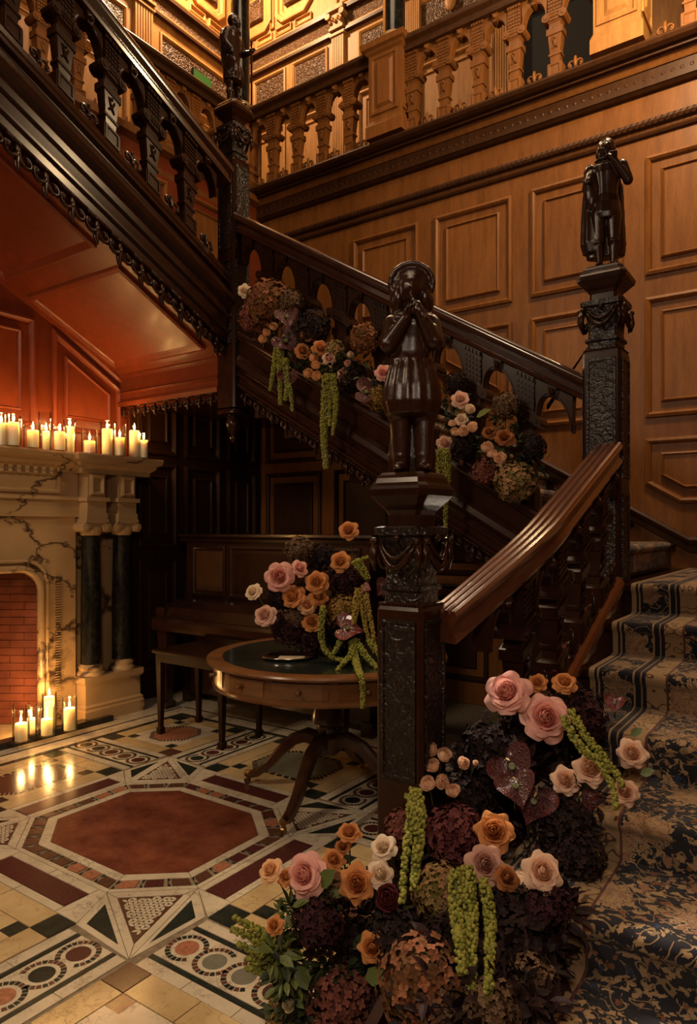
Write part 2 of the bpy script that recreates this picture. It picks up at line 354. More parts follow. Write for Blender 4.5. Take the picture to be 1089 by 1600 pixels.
# corner stars
for sx in (-1, 1):
    for sy in (-1, 1):
        S = lambda p: (p[0]*sx, p[1]*sy)
        P1, P2, T = (.324, .508), (.592, .280), (.745, .728); P3, P4 = (.418, .705), (.765, .405)
        cen = ((P1[0]+P2[0]+T[0])/3, (P1[1]+P2[1]+T[1])/3)
        q = [lerp(p, cen, .30) for p in (P1, P2, T)]
        for a, b2, c, d in ((P1, P2, q[1], q[0]), (P2, T, q[2], q[1]), (T, P1, q[0], q[2])): tile('border_slab', [S(a), S(b2), S(c), S(d)], F_WHITE)
        tile('mosaic_field', [S(p) for p in q], F_BRN, .001, -.001)
        st = B()
        for ia in range(-14, 15):
            for ib in range(-14, 15):
                for an in (0, PI/3, -PI/3):
                    c0 = Vector((cen[0]+(ia+.5*(ib % 2))*.034, cen[1]+ib*.030)) + Vector((cos(an), sin(an)))*.017
                    ok = True
                    for e in range(3):
                        pa, pb = Vector(q[e]), Vector(q[(e+1) % 3]); n_ = Vector((-(pb-pa).y, (pb-pa).x)).normalized(); s_ = 1 if n_.dot(Vector(cen)-pa) > 0 else -1
                        if (c0-pa).dot(n_)*s_ < .012: ok = False
                    if ok:
                        ux = Vector((cos(an), sin(an))); uy = Vector((-sin(an), cos(an)))
                        flat(st, [S(tuple(c0+ux*a+uy*b3)) for a, b3 in ((-.0155,0),(-.005,-.006),(.005,-.006),(.0155,0),(.005,.006),(-.005,.006))], .0002)
        part('mosaic_petal', st, F_WHITE, FLOOR, stuff=True)
        for tri in ((P1, P3, T), (P2, P4, T)):
            tile('border_slab', [S(p) for p in tri], F_WHITE, .0015, -.0006)
            ct = tuple(sum(p[i] for p in tri)/3 for i in (0, 1))
            tile('triangle_slab', [S(lerp(p, ct, .38)) for p in tri], F_BLK, .001)
        # disc strips
        for ax in (0, 1):
            c0, s0, s1 = ((.583, .735, 1.43), (.575, .785, 1.43))[ax]
            M = (lambda a, r: S((c0+a, r))) if ax == 0 else (lambda a, r: S((r, c0+a)))
            R_ = lambda a0, a1, r0, r1: [M(a0, r0), M(a1, r0), M(a1, r1), M(a0, r1)]
            tile('strip_slab', R_(-.086, .086, s0, s1), F_WHITE, .001, -.0006)
            for a0, a1 in ((-.108, -.088), (.088, .108)): tile('black_line_slab', R_(a0, a1, s0, s1), F_BLK, .0005)
            for a0, a1 in ((-.160, -.109), (.109, .160)):
                for h in range(3): tile('margin_slab', R_(a0, a1, s0+(s1-s0)*h/3, s0+(s1-s0)*(h+1)/3), F_WHITE, .0016)
            ts = {0: B(), 1: B()}; nd_ = 5
            for i in range(nd_):
                rc = s0+.07+i*.131
                dm = [F_GRY, F_MAR, F_BLK, F_PNK, F_GRY][(i+ax*2+(sx > 0)) % 5] if sy < 0 else [F_BLK, F_MAR, F_BRN, F_MAR, F_BLK][(i+ax) % 5]
                tile('marble_disc', [M(.041*cos(2*PI*k/20), rc+.041*sin(2*PI*k/20)) for k in range(20)], dm, 0, .0004)
                up = 1 if i % 2 == 0 else -1
                for k in range(22):
                    a = 2*PI*k/22
                    if i < nd_-1 and sin(a) > .55 and cos(a)*up > -.25: continue
                    if i > 0 and sin(a) < -.55 and cos(a)*up > -.25 and False: continue
                    a1 = a+2*PI/22*.82
                    flat(ts[random.random() < .45], [M(r*cos(t), rc+r*sin(t)) for r, t in ((.056, a), (.074, a), (.074, a1), (.056, a1))], .0003)
            part('tessera_ring', ts[0], F_BRN, FLOOR, stuff=True); part('tessera_ring', ts[1], F_BLK, FLOOR, stuff=True)
        # corner compartment
        A0, B0 = .757, .733; K = .112; E = 1.43
        tile('brown_block', [S(p) for p in rect(A0, B0, A0+K, B0+K)], F_BRN)
        for p0, p1, p2, p3 in ((E-K, B0, E, B0+K), (A0, E-K, A0+K, E), (E-K, E-K, E, E)): tile('black_block', [S(p) for p in rect(p0, p1, p2, p3)], F_BLK)
        for h in (0, 1):
            w = (E-2*K-A0)/2*1.0
            for p in (rect(A0+K+w*h, B0, A0+K+w*(h+1), B0+K), rect(A0+K+w*h, E-K, A0+K+w*(h+1), E)): tile('siena_slab', [S(t) for t in p], F_YEL)
            w = (E-2*K-B0)/2
            for p in (rect(A0, B0+K+w*h, A0+K, B0+K+w*(h+1)), rect(E-K, B0+K+w*h, E, B0+K+w*(h+1))): tile('siena_slab', [S(t) for t in p], F_YEL)
        ins = rect(A0+K, B0+K, E-K, E-K); cx, cy = (ins[0][0]+ins[2][0])/2, (ins[0][1]+ins[2][1])/2; hx, hy = (ins[2][0]-ins[0][0])/2, (ins[2][1]-ins[0][1])/2
        tile('field_slab', [S(t) for t in ins], F_WHITE, .0015, -.0008)
        for ux in (-1, 1):
            for uy in (-1, 1): tile('small_block', [S(t) for t in rect(cx+ux*(hx-.068), cy+uy*(hy-.068), cx+ux*hx, cy+uy*hy)], F_RED if (ux, uy) == (-1, -1) and sy < 0 else F_BLK, .002)
        oc = octo(hx-.06, hy-.06, .10, .10, cx, cy); oi = octo(hx-.085, hy-.085, .09, .09, cx, cy)
        tile('octagon_slab', [S(t) for t in oi], F_PNK if sy > 0 else F_RED)
        ts = B()
        for k in range(8):
            j = (k+1) % 8
            for i in range(6): flat(ts, [S(lerp(oc[k], oc[j], (i+.1)/6)), S(lerp(oc[k], oc[j], (i+.8)/6)), S(lerp(oi[k], oi[j], (i+.8)/6)), S(lerp(oi[k], oi[j], (i+.1)/6))], .0002)
        part('mosaic_border', ts, F_BRN, FLOOR, stuff=True)
# side compartments
for ax in (0, 1):
    for s in (-1, 1):
        off, q0, q1, ph = ((.0, .303, .416, .508), (.075, .293, .405, .592))[ax]
        M = (lambda p, q: (q, p*s)) if ax == 0 else (lambda p, q: (p*s, q))
        R_ = lambda p0, p1, a, b2: [M(p0, a), M(p1, a), M(p1, b2), M(p0, b2)]
        for h in (0, 1): tile('border_slab', R_(ph, .552+off, -.28+.28*h, .28*h), F_WHITE)
        tile('porphyry_slab', R_(.552+off, .660+off, -.275, .275), F_MAR)
        for h in (0, 1): tile('border_slab', R_(.660+off, .70+off, -.28+.28*h, .28*h), F_WHITE)
        for t in (-1, 1):
            tile('border_slab', [M(ph, .28*t), M(.70+off, .28*t), M(.70+off, q1*t), M(ph, (.324 if ax == 0 else .28)*t+.002*t)], F_WHITE, .0016, -.0004)
            for p0 in (.70+off, 1.318): tile('black_block', R_(p0, p0+.112, q0*t, q1*t), F_BLK)
            w = (1.318-.812-off)/2
            for h in (0, 1): tile('siena_slab', R_(.812+off+w*h, .812+off+w*(h+1), q0*t, q1*t), F_YEL)
        for p0 in (.70+off, 1.318):
            for h in (0, 1): tile('siena_slab', R_(p0, p0+.112, -q0+q0*h, q0*h), F_YEL)
        cp = (.812+off+1.318)/2; hp = 1.318-cp
        tile('field_slab', R_(cp-hp, cp+hp, -q0, q0), F_YEL, .0015, -.0008)
        for a in (-1, 1):
            for b2 in (-1, 1): tile('small_block', R_(cp+a*(hp-.075), cp+a*hp, b2*(q0-.075), b2*q0), F_BLK, .002)
        oc = octo(hp-.04, q0-.04, .10, .10); oi = octo(hp-.068, q0-.068, .09, .09)
        MM = lambda t: M(cp+t[0], t[1])
        tile('octagon_slab', [MM(t) for t in oi], F_BRN if ax else F_GRY)
        ts = B()
        for k in range(8):
            j = (k+1) % 8
            for i in range(6): flat(ts, [MM(lerp(oc[k], oc[j], (i+.1)/6)), MM(lerp(oc[k], oc[j], (i+.8)/6)), MM(lerp(oi[k], oi[j], (i+.8)/6)), MM(lerp(oi[k], oi[j], (i+.1)/6))], .0002)
        part('mosaic_border', ts, F_BLK, FLOOR, stuff=True)
# outer border
for r0, r1, m in ((1.44, 1.475, F_BLK), (1.475, 1.60, F_WHITE), (1.60, 1.62, F_BLK)):
    for h in range(4):
        a, b2 = -1.6+.8*h, -1.6+.8*(h+1)
        a = max(a, -r1); b2 = min(b2, r1)
        for p in (rect(a, r0, b2, r1), rect(a, -r1, b2, -r0), rect(-r1, max(a, -r0), -r0, min(b2, r0)), rect(r0, max(a, -r0), r1, min(b2, r0))): tile('border_slab', p, m, .001)
for i in range(-5, 9):
    for j in range(-7, 7):
        x0, y0 = -1.62+.54*(i+0), -1.62+.54*j
        if -1.62 <= x0 < 1.6 and -1.62 <= y0 < 1.6: continue
        if x0 < -2.2 or x0 > 3.2 or y0 > 2.9 or y0 < -3.2: continue
        tile('white_slab', rect(x0, y0, x0+.54, y0+.54), F_WHITE)

# ---- walls
def clip(poly, f):
    out = []
    for i in range(len(poly)):
        a, b = poly[i-1], poly[i]; fa, fb_ = f(*a), f(*b)
        if (fa >= 0) != (fb_ >= 0): out.append(lerp(a, b, fa/(fa-fb_)))
        if fb_ >= 0: out.append(b)
    return out
RAISED = [(-.012, 0), (-.012, .022), (.008, .030), (.022, .018), (.030, -.002), (.086, -.004), (.092, .020), (.102, .026), (.112, .012), (.116, .012)]
FLATP = [(-.010, 0), (-.010, .018), (.006, .024), (.018, .010), (.024, -.006)]
def YW(Y): return lambda u, v, d: (u, Y-d, v)       # wall facing -Y
def XW(X): return lambda u, v, d: (X+d, u, v)       # wall facing +X
def panel(parent, T, poly, mat, ringset=RAISED, name='wall_panel'):
    if len(poly) < 3: return
    b = B(); b.rings(poly, ringset, T); return part(name, b, mat, parent)
YB = 5.2
b = B(); b.box((-5.0, YB, 0), (1.3, YB+.14, 4.66))
WB = struct('wall_back', b, OAK, 'oak panelled wall rising behind the upper stair flight')
dado = lambda X: 1.73+.61*(-1.09-X) if X < -.87 else 1.596
for k in range(-1, 4):
    x0 = -1.09-.825*k; x1 = x0+.65
    for z0, z1 in ((3.19, 3.99), (2.20, 3.01), (1.45, 2.03)):
        p = clip(rect(x0, z0, x1, z1), lambda u, v: v-(1.73+.61*(-1.09-u))); p = clip(p, lambda u, v: v-1.60)
        if len(p) >= 3 and max(q[1] for q in p)-min(q[1] for q in p) > .2: panel(WB, YW(YB), p, OAK)
for k in range(5):
    x0 = -4.60+.83*k
    for z0, z1 in ((1.05, 1.94), (.2, .95), (2.06, 2.5)):
        p = clip(rect(x0, z0, x0+.65, z1), lambda u, v: -.30+(1.73+.61*(-1.09-u))-v)
        if len(p) >= 3 and x0 < -1.6: panel(WB, YW(YB), p, SHADEW)  # lower panels coloured dark for the shade under the flight
b = B()
prof = [(0,0),(.05,0),(.06,-.02),(.05,-.045),(.035,-.06),(.03,-.10),(.0,-.11)]
b.sweep(prof, [(-3.6, YB, dado(-3.6)-.30), (-.82, YB, 1.36)]); b.sweep(prof, [(-.82, YB, 1.36), (1.2, YB, 1.36)])
struct('baseboard_back', b, OAKD, 'raking dark moulded skirting along the wall beside the stair')
# rope moulding, frieze mouldings and gallery cornice
def hmould(prof, x0, x1, Y=YB): bb = B(); bb.sweep(prof, [(x0, Y, 0), (x1, Y, 0)]); return bb
b = hmould([(0,4.205),(.028,4.212),(.04,4.232),(.036,4.252),(.012,4.262),(0,4.27)], -4.7, 1.3)
b2 = hmould([(0,4.14),(.02,4.145),(.03,4.16),(.012,4.175),(0,4.19)], -4.7, 1.3)
n = len(b.v); b.v += b2.v; b.f += [tuple(i+n for i in f) for f in b2.f]
T1 = struct('trim_1', b, OAKD, 'dark rope moulding running along the oak wall above its top panels')
rp = B()
for i in range(150):
    x = -4.68+i*.04; rp.tube([(x-.015, YB-.034, 4.218), (x+.015, YB-.036, 4.248)], .007, 4)
part('rope_twist', rp, OAKD, T1, stuff=True)
b = hmould([(0,4.44),(.03,4.445),(.05,4.46),(.06,4.465),(.06,4.575),(0,4.575)], -4.85, 1.14)
T2 = struct('trim_2', b, OAKD, 'dark carved band below the gallery ledge')
ro = B()
for i in range(100):
    x = -4.7+i*.06; ro.ball((x, YB-.060, 4.52), .014, 6, 4, sc=(1, .35, 1))
part('carved_boss', ro, OAKD, T2, stuff=True)
b = hmould([(.0,4.632),(.12,4.632),(.17,4.640),(.20,4.655),(.215,4.675),(.205,4.695),(.17,4.706),(.10,4.708),(0,4.708)], -4.85, 1.14)
b3 = hmould([(0,4.575),(.07,4.575),(.11,4.632),(0,4.632)], -4.85, 1.14); struct('trim_6', b3, OAK, 'lit oak fascia strip between the gallery ledge and the dark band')
struct('trim_3', b, OAKD, 'oak ledge moulding carrying the back gallery balustrade')
b = B(); b.box((-6.05, 5.06, 4.62), (1.3, 6.45, 4.708)); struct('floor_gallery', b, OAKD, 'gallery floor along the back of the hall')
b = B(); b.box((-6.05, -1.0, 4.62), (-4.74, 5.06, 4.708)); struct('floor_gallery_left', b, OAKD, 'gallery floor along the left of the hall')
# left wall (chimney breast, under and over the top flight)
XL = -4.7
b = B(); b.box((XL-.14, -1.0, 1.2), (XL, 3.64, 4.62)); b.box((XL-.14, 3.64, 2.7), (XL, YB, 4.62)); b.box((XL-.14, -1.0, 0), (XL, .95, 1.2)); b.box((XL-.14, 2.80, 0), (XL, 3.64, 1.2))
WL = struct('wall_left', b, REDW, 'red mahogany panelled wall above the fireplace')
for p in (rect(2.20, 2.15, 2.80, 2.90), [(2.96, 2.15), (3.53, 2.15), (3.53, 2.52), (2.96, 2.85)], [(1.45, 2.15), (2.05, 2.15), (2.05, 3.25), (1.45, 3.5)]): panel(WL, XW(XL), p, REDW)
b = B(); b.box((XL-.14, 3.64, 0), (XL, YB, 2.7)); WA = struct('wall_alcove', b, SHADEW, 'panelled alcove wall under the landing, its shade put into the colour')
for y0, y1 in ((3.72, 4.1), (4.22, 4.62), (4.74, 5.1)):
    for z0, z1 in ((.25, 1.15), (1.27, 1.95), (2.05, 2.5)): panel(WA, XW(XL), rect(y0, z0, y1, z1), SHADEW)
for y0 in (.6, 1.5, 2.4, 3.3, 4.2): panel(WL, XW(XL), rect(y0, 3.75, y0+.7, 4.35), OAK)
b = B(); b.sweep([(0,0),(.05,0),(.065,-.025),(.05,-.06),(.03,-.075),(.03,-.12),(.015,-.14),(0,-.14)], [(XL, 3.56, 2.70), (XL, 1.2, 2.70+.58*2.36)], -1)
struct('trim_4', b, REDW, 'raking red cornice where the stair soffit meets the wall')
b = B(); b.sweep([(0,4.40),(.05,4.41),(.06,4.45),(.03,4.47),(.03,4.56),(.09,4.58),(.12,4.64),(.13,4.69),(.10,4.715),(0,4.715)], [(XL-.05, YB-.01, 0), (XL-.05, -1, 0)], -1)
b.v = [(x, y, z-.05 if z > 4.6 else z) for x, y, z in b.v]
struct('trim_5', b, OAK, 'oak ledge moulding carrying the left gallery balustrade')
# upper walls
XU, YU = -6.05, 6.4
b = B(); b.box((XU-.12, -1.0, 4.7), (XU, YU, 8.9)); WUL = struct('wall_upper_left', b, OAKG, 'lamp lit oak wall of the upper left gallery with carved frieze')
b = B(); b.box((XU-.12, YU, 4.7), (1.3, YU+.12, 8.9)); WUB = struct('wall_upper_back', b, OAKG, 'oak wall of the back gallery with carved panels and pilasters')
b = B(); b.box((-6.2, -3.2, 8.9), (1.4, 6.6, 9.0)); struct('ceiling', b, OAKD, 'dark timber ceiling high over the stairwell')
SUNK = [(-.015, 0), (-.015, .02), (.004, .026), (.02, .012), (.026, -.012)]
COFF = [(0, 0), (0, .045), (.012, .05), (.05, .05), (.062, .025), (.10, .025), (.11, .005)]
def frieze(par, T, u0, u1):
    for z0, z1, d, m, nm in ((6.955, 6.985, .05, OAKD, 'moulding'), (6.985, 7.02, .03, OAKG, 'moulding'), (7.02, 7.18, .012, FRET, 'fret_frieze'), (7.18, 7.225, .07, OAKD, 'moulding'), (7.225, 7.26, .045, OAKG, 'moulding'), (6.40, 6.46, .03, OAKG, 'moulding'), (6.28, 6.385, .05, OAKD, 'moulding'), (4.71, 4.95, .03, OAKD, 'skirting')):
        bb = B(); bb.add([T(u, v, e) for u, v, e in ((u0,z0,0),(u1,z0,0),(u1,z1,0),(u0,z1,0),(u0,z0,d),(u1,z0,d),(u1,z1,d),(u0,z1,d))], [(3,2,1,0),(4,5,6,7),(0,1,5,4),(1,2,6,5),(2,3,7,6),(3,0,4,7)]); part(nm, bb, m, par)
def pilaster(par, T, u0, u1, z0=4.95, z1=6.985):
    bb = B(); n = 7; w = (u1-u0)/n
    Q = lambda x0, x1, a, c, d: bb.add([T(u, v, e) for u, v, e in ((x0,a,0),(x1,a,0),(x1,c,0),(x0,c,0),(x0,a,d),(x1,a,d),(x1,c,d),(x0,c,d))], [(4,5,6,7),(0,1,5,4),(1,2,6,5),(2,3,7,6),(3,0,4,7)])
    Q(u0, u1, z0, z1, .03)
    for i in range(n): Q(u0+w*(i+.18), u0+w*(i+.82), z0+.15, z1-.06, .045)
    Q(u0-.015, u1+.015, z1-.05, z1-.02, .06)
    part('pilaster', bb, OAKG, par)
    cb = B(); Q2 = lambda x0, x1, a, c, d: cb.add([T(u, v, e) for u, v, e in ((x0,a,0),(x1,a,0),(x1,c,0),(x0,c,0),(x0,a,d),(x1,a,d),(x1,c,d),(x0,c,d))], [(4,5,6,7),(0,1,5,4),(1,2,6,5),(2,3,7,6),(3,0,4,7)])
    Q2(u0-.01, u1+.01, 6.99, 7.02, .08); Q2(u0+.01, u1-.01, 7.02, 7.18, .075); Q2(u0-.03, u1+.03, 7.18, 7.23, .11)
    for s in (u0-.01, u1+.01): cb.tube([T(s, 7.14, .02), T(s, 7.14, .11)], .035, 8)
    for i in range(5): cb.ball(T(u0+(u1-u0)*(i+.5)/5, 7.07+.03*(i % 2), .085), .022, 6, 4)
    part('pilaster_capital', cb, OAKG, par)
frieze(WUL, XW(XU), -1, YU); frieze(WUB, YW(YU), XU, 1.3)
y = .35
for y0, y1 in ((5.08, 6.15), (3.85, 4.62), (3.0, 3.7), (1.9, 2.85)):
    panel(WUL, XW(XU), rect(y0, 6.52, y1, 6.80), OAKG, SUNK, 'panel_frame'); bb = B(); bb.rings(rect(y0+.03, 6.55, y1-.03, 6.77), [(0, .001), (.005, .004)], XW(XU)); part('carved_panel', bb, OAKCARVE, WUL)
    panel(WUL, XW(XU), rect(y0, 5.1, y1, 6.2), OAKG)
for u0 in (4.71, 2.87): pilaster(WUL, XW(XU), u0, u0+.24)
for x0, x1, cz in ((-5.88, -5.39, 1), (-5.26, -4.77, 1), (-4.32, -3.75, 1), (-3.64, -2.75, 1), (-1.6, -.9, 1), (-.7, .1, 1)):
    panel(WUB, YW(YU), rect(x0, 6.565, x1, 6.875), OAKG, SUNK, 'panel_frame'); bb = B(); bb.rings(rect(x0+.03, 6.595, x1-.03, 6.845), [(0, .001), (.005, .004)], YW(YU)); part('carved_panel', bb, OAKCARVE, WUB)
    panel(WUB, YW(YU), rect(x0, 5.1, x1, 6.2), OAKG)
bb = B(); bb.ball((-3.2, YU-.03, 6.73), .09, 14, 8, sc=(.72, .35, 1.1)); part('cartouche_boss', bb, OAKG, WUB, smooth=True)
for u0 in (-4.68, -3.72, -2.72, -.85): pilaster(WUB, YW(YU), u0, u0+.17)
# geometric coffers above the frieze
for T, par, us in ((YW(YU), WUB, (-5.85, -5.25, -4.35, -3.5, -2.5, -1.6)), (XW(XU), WUL, (5.75, 5.0, 4.2, 3.4, 2.6))):
    for u in us:
        s = .27
        panel(par, T, octo(s, .30, .10, .10, u, 7.72), OAKG, COFF, 'coffer_panel')
        panel(par, T, rect(u-.10, 7.62, u+.10, 7.82), OAKCARVE, [(-.02, 0), (-.02, .06), (0, .06), (.01, .045)], 'carved_panel')
        for q in (rect(u-.27, 7.29, u-.03, 7.38), rect(u+.03, 7.29, u+.27, 7.38), rect(u-.27, 8.06, u+.27, 8.15)): panel(par, T, q, OAKG, [(0, 0), (0, .03), (.01, .035), (.022, .006)], 'coffer_panel')
        panel(par, T, rect(u-.36, 7.42, u-.30, 8.0), OAKG, [(0, 0), (0, .03), (.01, .035), (.018, .006)], 'coffer_panel')
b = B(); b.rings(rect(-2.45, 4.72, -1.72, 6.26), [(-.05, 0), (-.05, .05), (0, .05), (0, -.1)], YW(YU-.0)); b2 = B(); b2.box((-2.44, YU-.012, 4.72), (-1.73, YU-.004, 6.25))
D1 = struct('door_1', b2, SOOT_SHADE, 'near-black slab standing for the shaded open doorway at the back of the gallery')  # near-black slab painted in for the shade inside the opening
b.f.pop(); part('door_frame', b, OAKD, D1)
b = B(); b.box((1.15, -3, 0), (1.3, YB, 4.66)); struct('wall_right', b, OAK, 'oak wall on the right of the stair foot')
# ================================================================== STAIRCASE
STEP_R, STEP_G = .1435, .343
NY = lambda k: 3.5-STEP_G*k
NZ = lambda k: 1.148-STEP_R*k
st = thing('staircase', 'dark timber stair flights climbing from the hall floor to the gallery', 'staircase', (0, 2.4, 0))
for k in range(1, 8):
    b = B(); b.box((-.90, NY(k)+.03, 0 if k > 6 else NZ(k)-.30), (1.12, NY(k-1)+.03, NZ(k)-.03)); b.box((-.905, NY(k), NZ(k)-.03), (1.12, NY(k-1)+.03, NZ(k)))
    part('step', b, MAHO, st)
b = B(); b.box((-.90, NY(0)+.03, NZ(0)-.3), (1.12, 5.15, NZ(0)-.03)); b.box((-.905, NY(0), NZ(0)-.03), (1.12, 5.15, NZ(0))); part('landing', b, MAHO, st)
FX = lambda j: -.90-.268*j
FZ = lambda j: 1.148+.160*(j+1)
for j in range(9):
    b = B(); b.box((FX(j+1)-.03, 3.64, FZ(j)-.4), (FX(j)-.03, 5.15, FZ(j)-.03)); b.box((FX(j+1)-.03, 3.63, FZ(j)-.03), (FX(j), 5.15, FZ(j))); part('step', b, MAHO, st)
b = B(); b.box((-4.66, 3.62, 2.40), (-3.34, 5.15, 2.80)); part('landing', b, MAHO, st)
for k in range(9):
    z = 2.80+.155*(k+1); y = 3.48-.325*k
    b = B(); b.box((-4.66, y-.325, z-.05), (-3.56, y+.02, z)); b.box((-4.66, y-.02, z-.155), (-3.56, y, z-.05)); part('step', b, MAHO, st)
b = B(); sp = [(-.93, .95, 0), (-.93, 3.5, 0), (-.93, 3.5, 1.10), (-.93, .95, .05)]
b.add(sp+[(-.90, y, z) for _, y, z in sp], [(0,1,2,3),(7,6,5,4),(0,4,5,1),(1,5,6,2),(2,6,7,3),(3,7,4,0)]); part('spandrel', b, MAHO, st)
for y0 in (2.05, 2.75):
    p = clip(rect(y0, .15, y0+.55, 1.2), lambda u, v: .95+.42*(u-3.5)-v)
    bb = B(); bb.rings(p, FLATP, lambda u, v, d: (-.93-d, u, v)); part('spandrel_panel', bb, MAHO, st)
# red soffit under the top flight
SS = lambda Y: 2.615+.485*(3.55-Y)
b = B(); vs = [(x, y, SS(y)+dz) for dz in (0, .12) for x, y in ((-4.70, 3.56), (-3.53, 3.56), (-3.53, .6), (-4.70, .6))]
b.add(vs, [(0,1,2,3),(7,6,5,4),(0,4,5,1),(1,5,6,2),(2,6,7,3),(3,7,4,0)]); SOF = part('soffit', b, REDW, st)
def soff(y0, y1, x0=-4.60, x1=-3.60):
    bb = B(); bb.rings(rect(x0, y0, x1, y1), [(-.0, 0), (0, .022), (.02, .03), (.035, .012), (.045, .004)], lambda u, v, d: (u, v, SS(v)-d)); part('soffit_panel', bb, REDW, SOF)
soff(2.70, 3.42); soff(1.55, 2.55); soff(.7, 1.42)
# beam closing the soffit, with a carved fringe
b = B(); b.sweep([(0,2.38),(.05,2.38),(.055,2.41),(.03,2.44),(.03,2.47),(.055,2.485),(.03,2.50),(.02,2.60),(.045,2.62),(.05,2.655),(0,2.66),(-.1,2.66),(-.1,2.38)], [(-4.70, 3.56, 0), (-3.58, 3.56, 0)])
BEAM = part('beam', b, REDW, st)

# ---- carved scroll motif (real C-scrolls and a leaf), hung along strings and set between balusters
def scroll_b(s=1., slope=0., hang=True):
    b = B(); g = -1 if hang else 1
    T = lambda x, y, z: (x*s, y*s, z*s*g+slope*x*s)
    for sg in (-1, 1):
        pts = []
        for i in range(13):
            a = -.5+i*.5; r = .036*(1-i/14.5)
            pts.append((sg*(.034-r*cos(a)*.9-.002), 0, .038+r*sin(a)*1.0))
        b.tube(pts, [.0095*(1-.4*i/12) for i in range(13)], 5, T)
        b.ball((sg*.037, 0, .040), .011, 6, 4, T)
    b.tube([(0,0,.0), (0,-.008,.045), (0,-.004,.088), (0,.004,.10)], [.006, .016, .010, .003], 6, T)
    b.box((-.062, -.008, -.004), (.062, .008, .008), T)
    return b
_sc = {}
def scroll(parent, name, loc, s, slope, hang, mat, rotz=0):
    key = (round(s, 2), round(slope, 3), hang, mat.name)
    if key not in _sc: _sc[key] = mesh('carved_scroll', scroll_b(s, slope, hang), mat, smooth=True)
    w = wpos(parent); return link(name, _sc[key], parent, Vector(loc)-w, (0, 0, rotz))
for i in range(9): scroll(BEAM, 'carved_scroll', (-4.63+.122*i, 3.535, 2.382), 1.0, 0, True, MAHO)

# ---- arcaded balustrades
def bal_b(h, sl, W=.118, D=.085):
    """one pilaster baluster: recessed base block, tapering herm shaft, blocks, ionic capital, gridded upper block"""
    b = B(); T = lambda x, y, z: (x, y, z+sl*x)
    w, d = W/2, D/2
    b.stack([(0, w*.92, d), (.155*h, w*.92, d), (.165*h, w*.72, d*.8)], T)
    for s in (-1, 1):
        b.rings(rect(-w*.62, .03*h, w*.62, .135*h), [(-.012, 0), (-.012, .006), (0, .006), (.007, .0005)], lambda u, v, e: T(u, s*(d+e), v))
    b.stack([(.165*h, w*.55, d*.62), (.25*h, w*.64, d*.7)], T); b.stack([(.25*h, w*.80, d*.85), (.275*h, w*.80, d*.85)], T)
    b.stack([(.275*h, w*.62, d*.7), (.48*h, w*.86, d*.88)], T)
    for s in (-1, 1):
        b.tube([(-.02, s*d*.8, .33*h), (0, s*(d*.86+.004), .36*h), (.02, s*d*.84, .44*h)], .006, 4, T); b.tube([(.02, s*d*.8, .33*h), (0, s*(d*.86+.004), .36*h), (-.02, s*d*.84, .44*h)], .006, 4, T); b.ball((0, s*d*.9, .445*h), .010, 6, 4, T)
    b.stack([(.48*h, w*1.02, d*1.05), (.55*h, w*1.02, d*1.05)], T); b.stack([(.55*h, w*.84, d*.9), (.575*h, w*.74, d*.8), (.61*h, w*.74, d*.8), (.635*h, w*.92, d*1.0)], T)
    b.stack([(.635*h, w*1.0, d*1.18), (.70*h, w*1.0, d*1.18), (.705*h, w*1.12, d*1.3), (.725*h, w*1.12, d*1.3)], T)
    for s in (-1, 1):
        b.tube([(s*w*1.05, -d*1.38, .672*h), (s*w*1.05, d*1.38, .672*h)], .030*h/.65, 10, T)
        for t in (-1, 1): b.tube([(s*w*1.05, t*d*1.36, .672*h), (s*w*1.05, t*(d*1.36+.006), .672*h)], .013, 6, T)
        for i in range(5): b.ball(((i-2)*w*.3, s*d*1.2, .67*h), .009, 5, 3, T)
    b.stack([(.725*h, w*.86, d*.92), (1.0*h, w*.86, d*.92)], T)
    for s in (-1, 1):
        for i in range(5):
            for j in range(5): b.stack([(h*(.745+.04*j), w*.13, .004), (h*(.745+.04*j)+.014, w*.13, .004)], T, cx=(i-2)*w*.34, cy=s*(d*.92+.003))
        for i in range(5): b.stack([(.955*h, w*.13, .008), (.985*h, w*.13, .008)], T, cx=(i-2)*w*.36, cy=s*(d*.92+.008))
    return b
def arch_b(h, sl, span, D=.06):
    b = B(); T = lambda x, y, z: (x, y, z+sl*x); a = span/2; n = 12; vs = []; fs = []
    for i in range(n+1):
        t = PI*i/n; u, v = -a*.92*cos(t), h*(.715+.205*sin(t))
        ou = -a*cos(t) if 0 < i < n else (-a if i == 0 else a)
        for y in (-D/2, D/2): vs += [(u, y, v), (ou, y, h)]
    for i in range(n):
        o = 4*i; fs += [(o, o+4, o+5, o+1), (o+2, o+3, o+7, o+6), (o, o+2, o+6, o+4), (o+1, o+5, o+7, o+3)]
    fs += [(0, 1, 3, 2), (4*n, 4*n+2, 4*n+3, 4*n+1)]; b.add(vs, fs, T)
    for s in (-1, 1):
        b.tube([(-a*.92*cos(PI*i/n), s*D/2, h*(.725+.215*sin(PI*i/n))) for i in range(n+1)], .007, 5, T)
    b.stack([(.905*h, .014, D*.72), (.96*h, .02, D*.9), (.995*h, .024, D*.9)], T)
    for s in (-1, 1): b.ball((0, s*D*.9, .955*h), .018, 6, 4, T)
    return b
_bm = {}
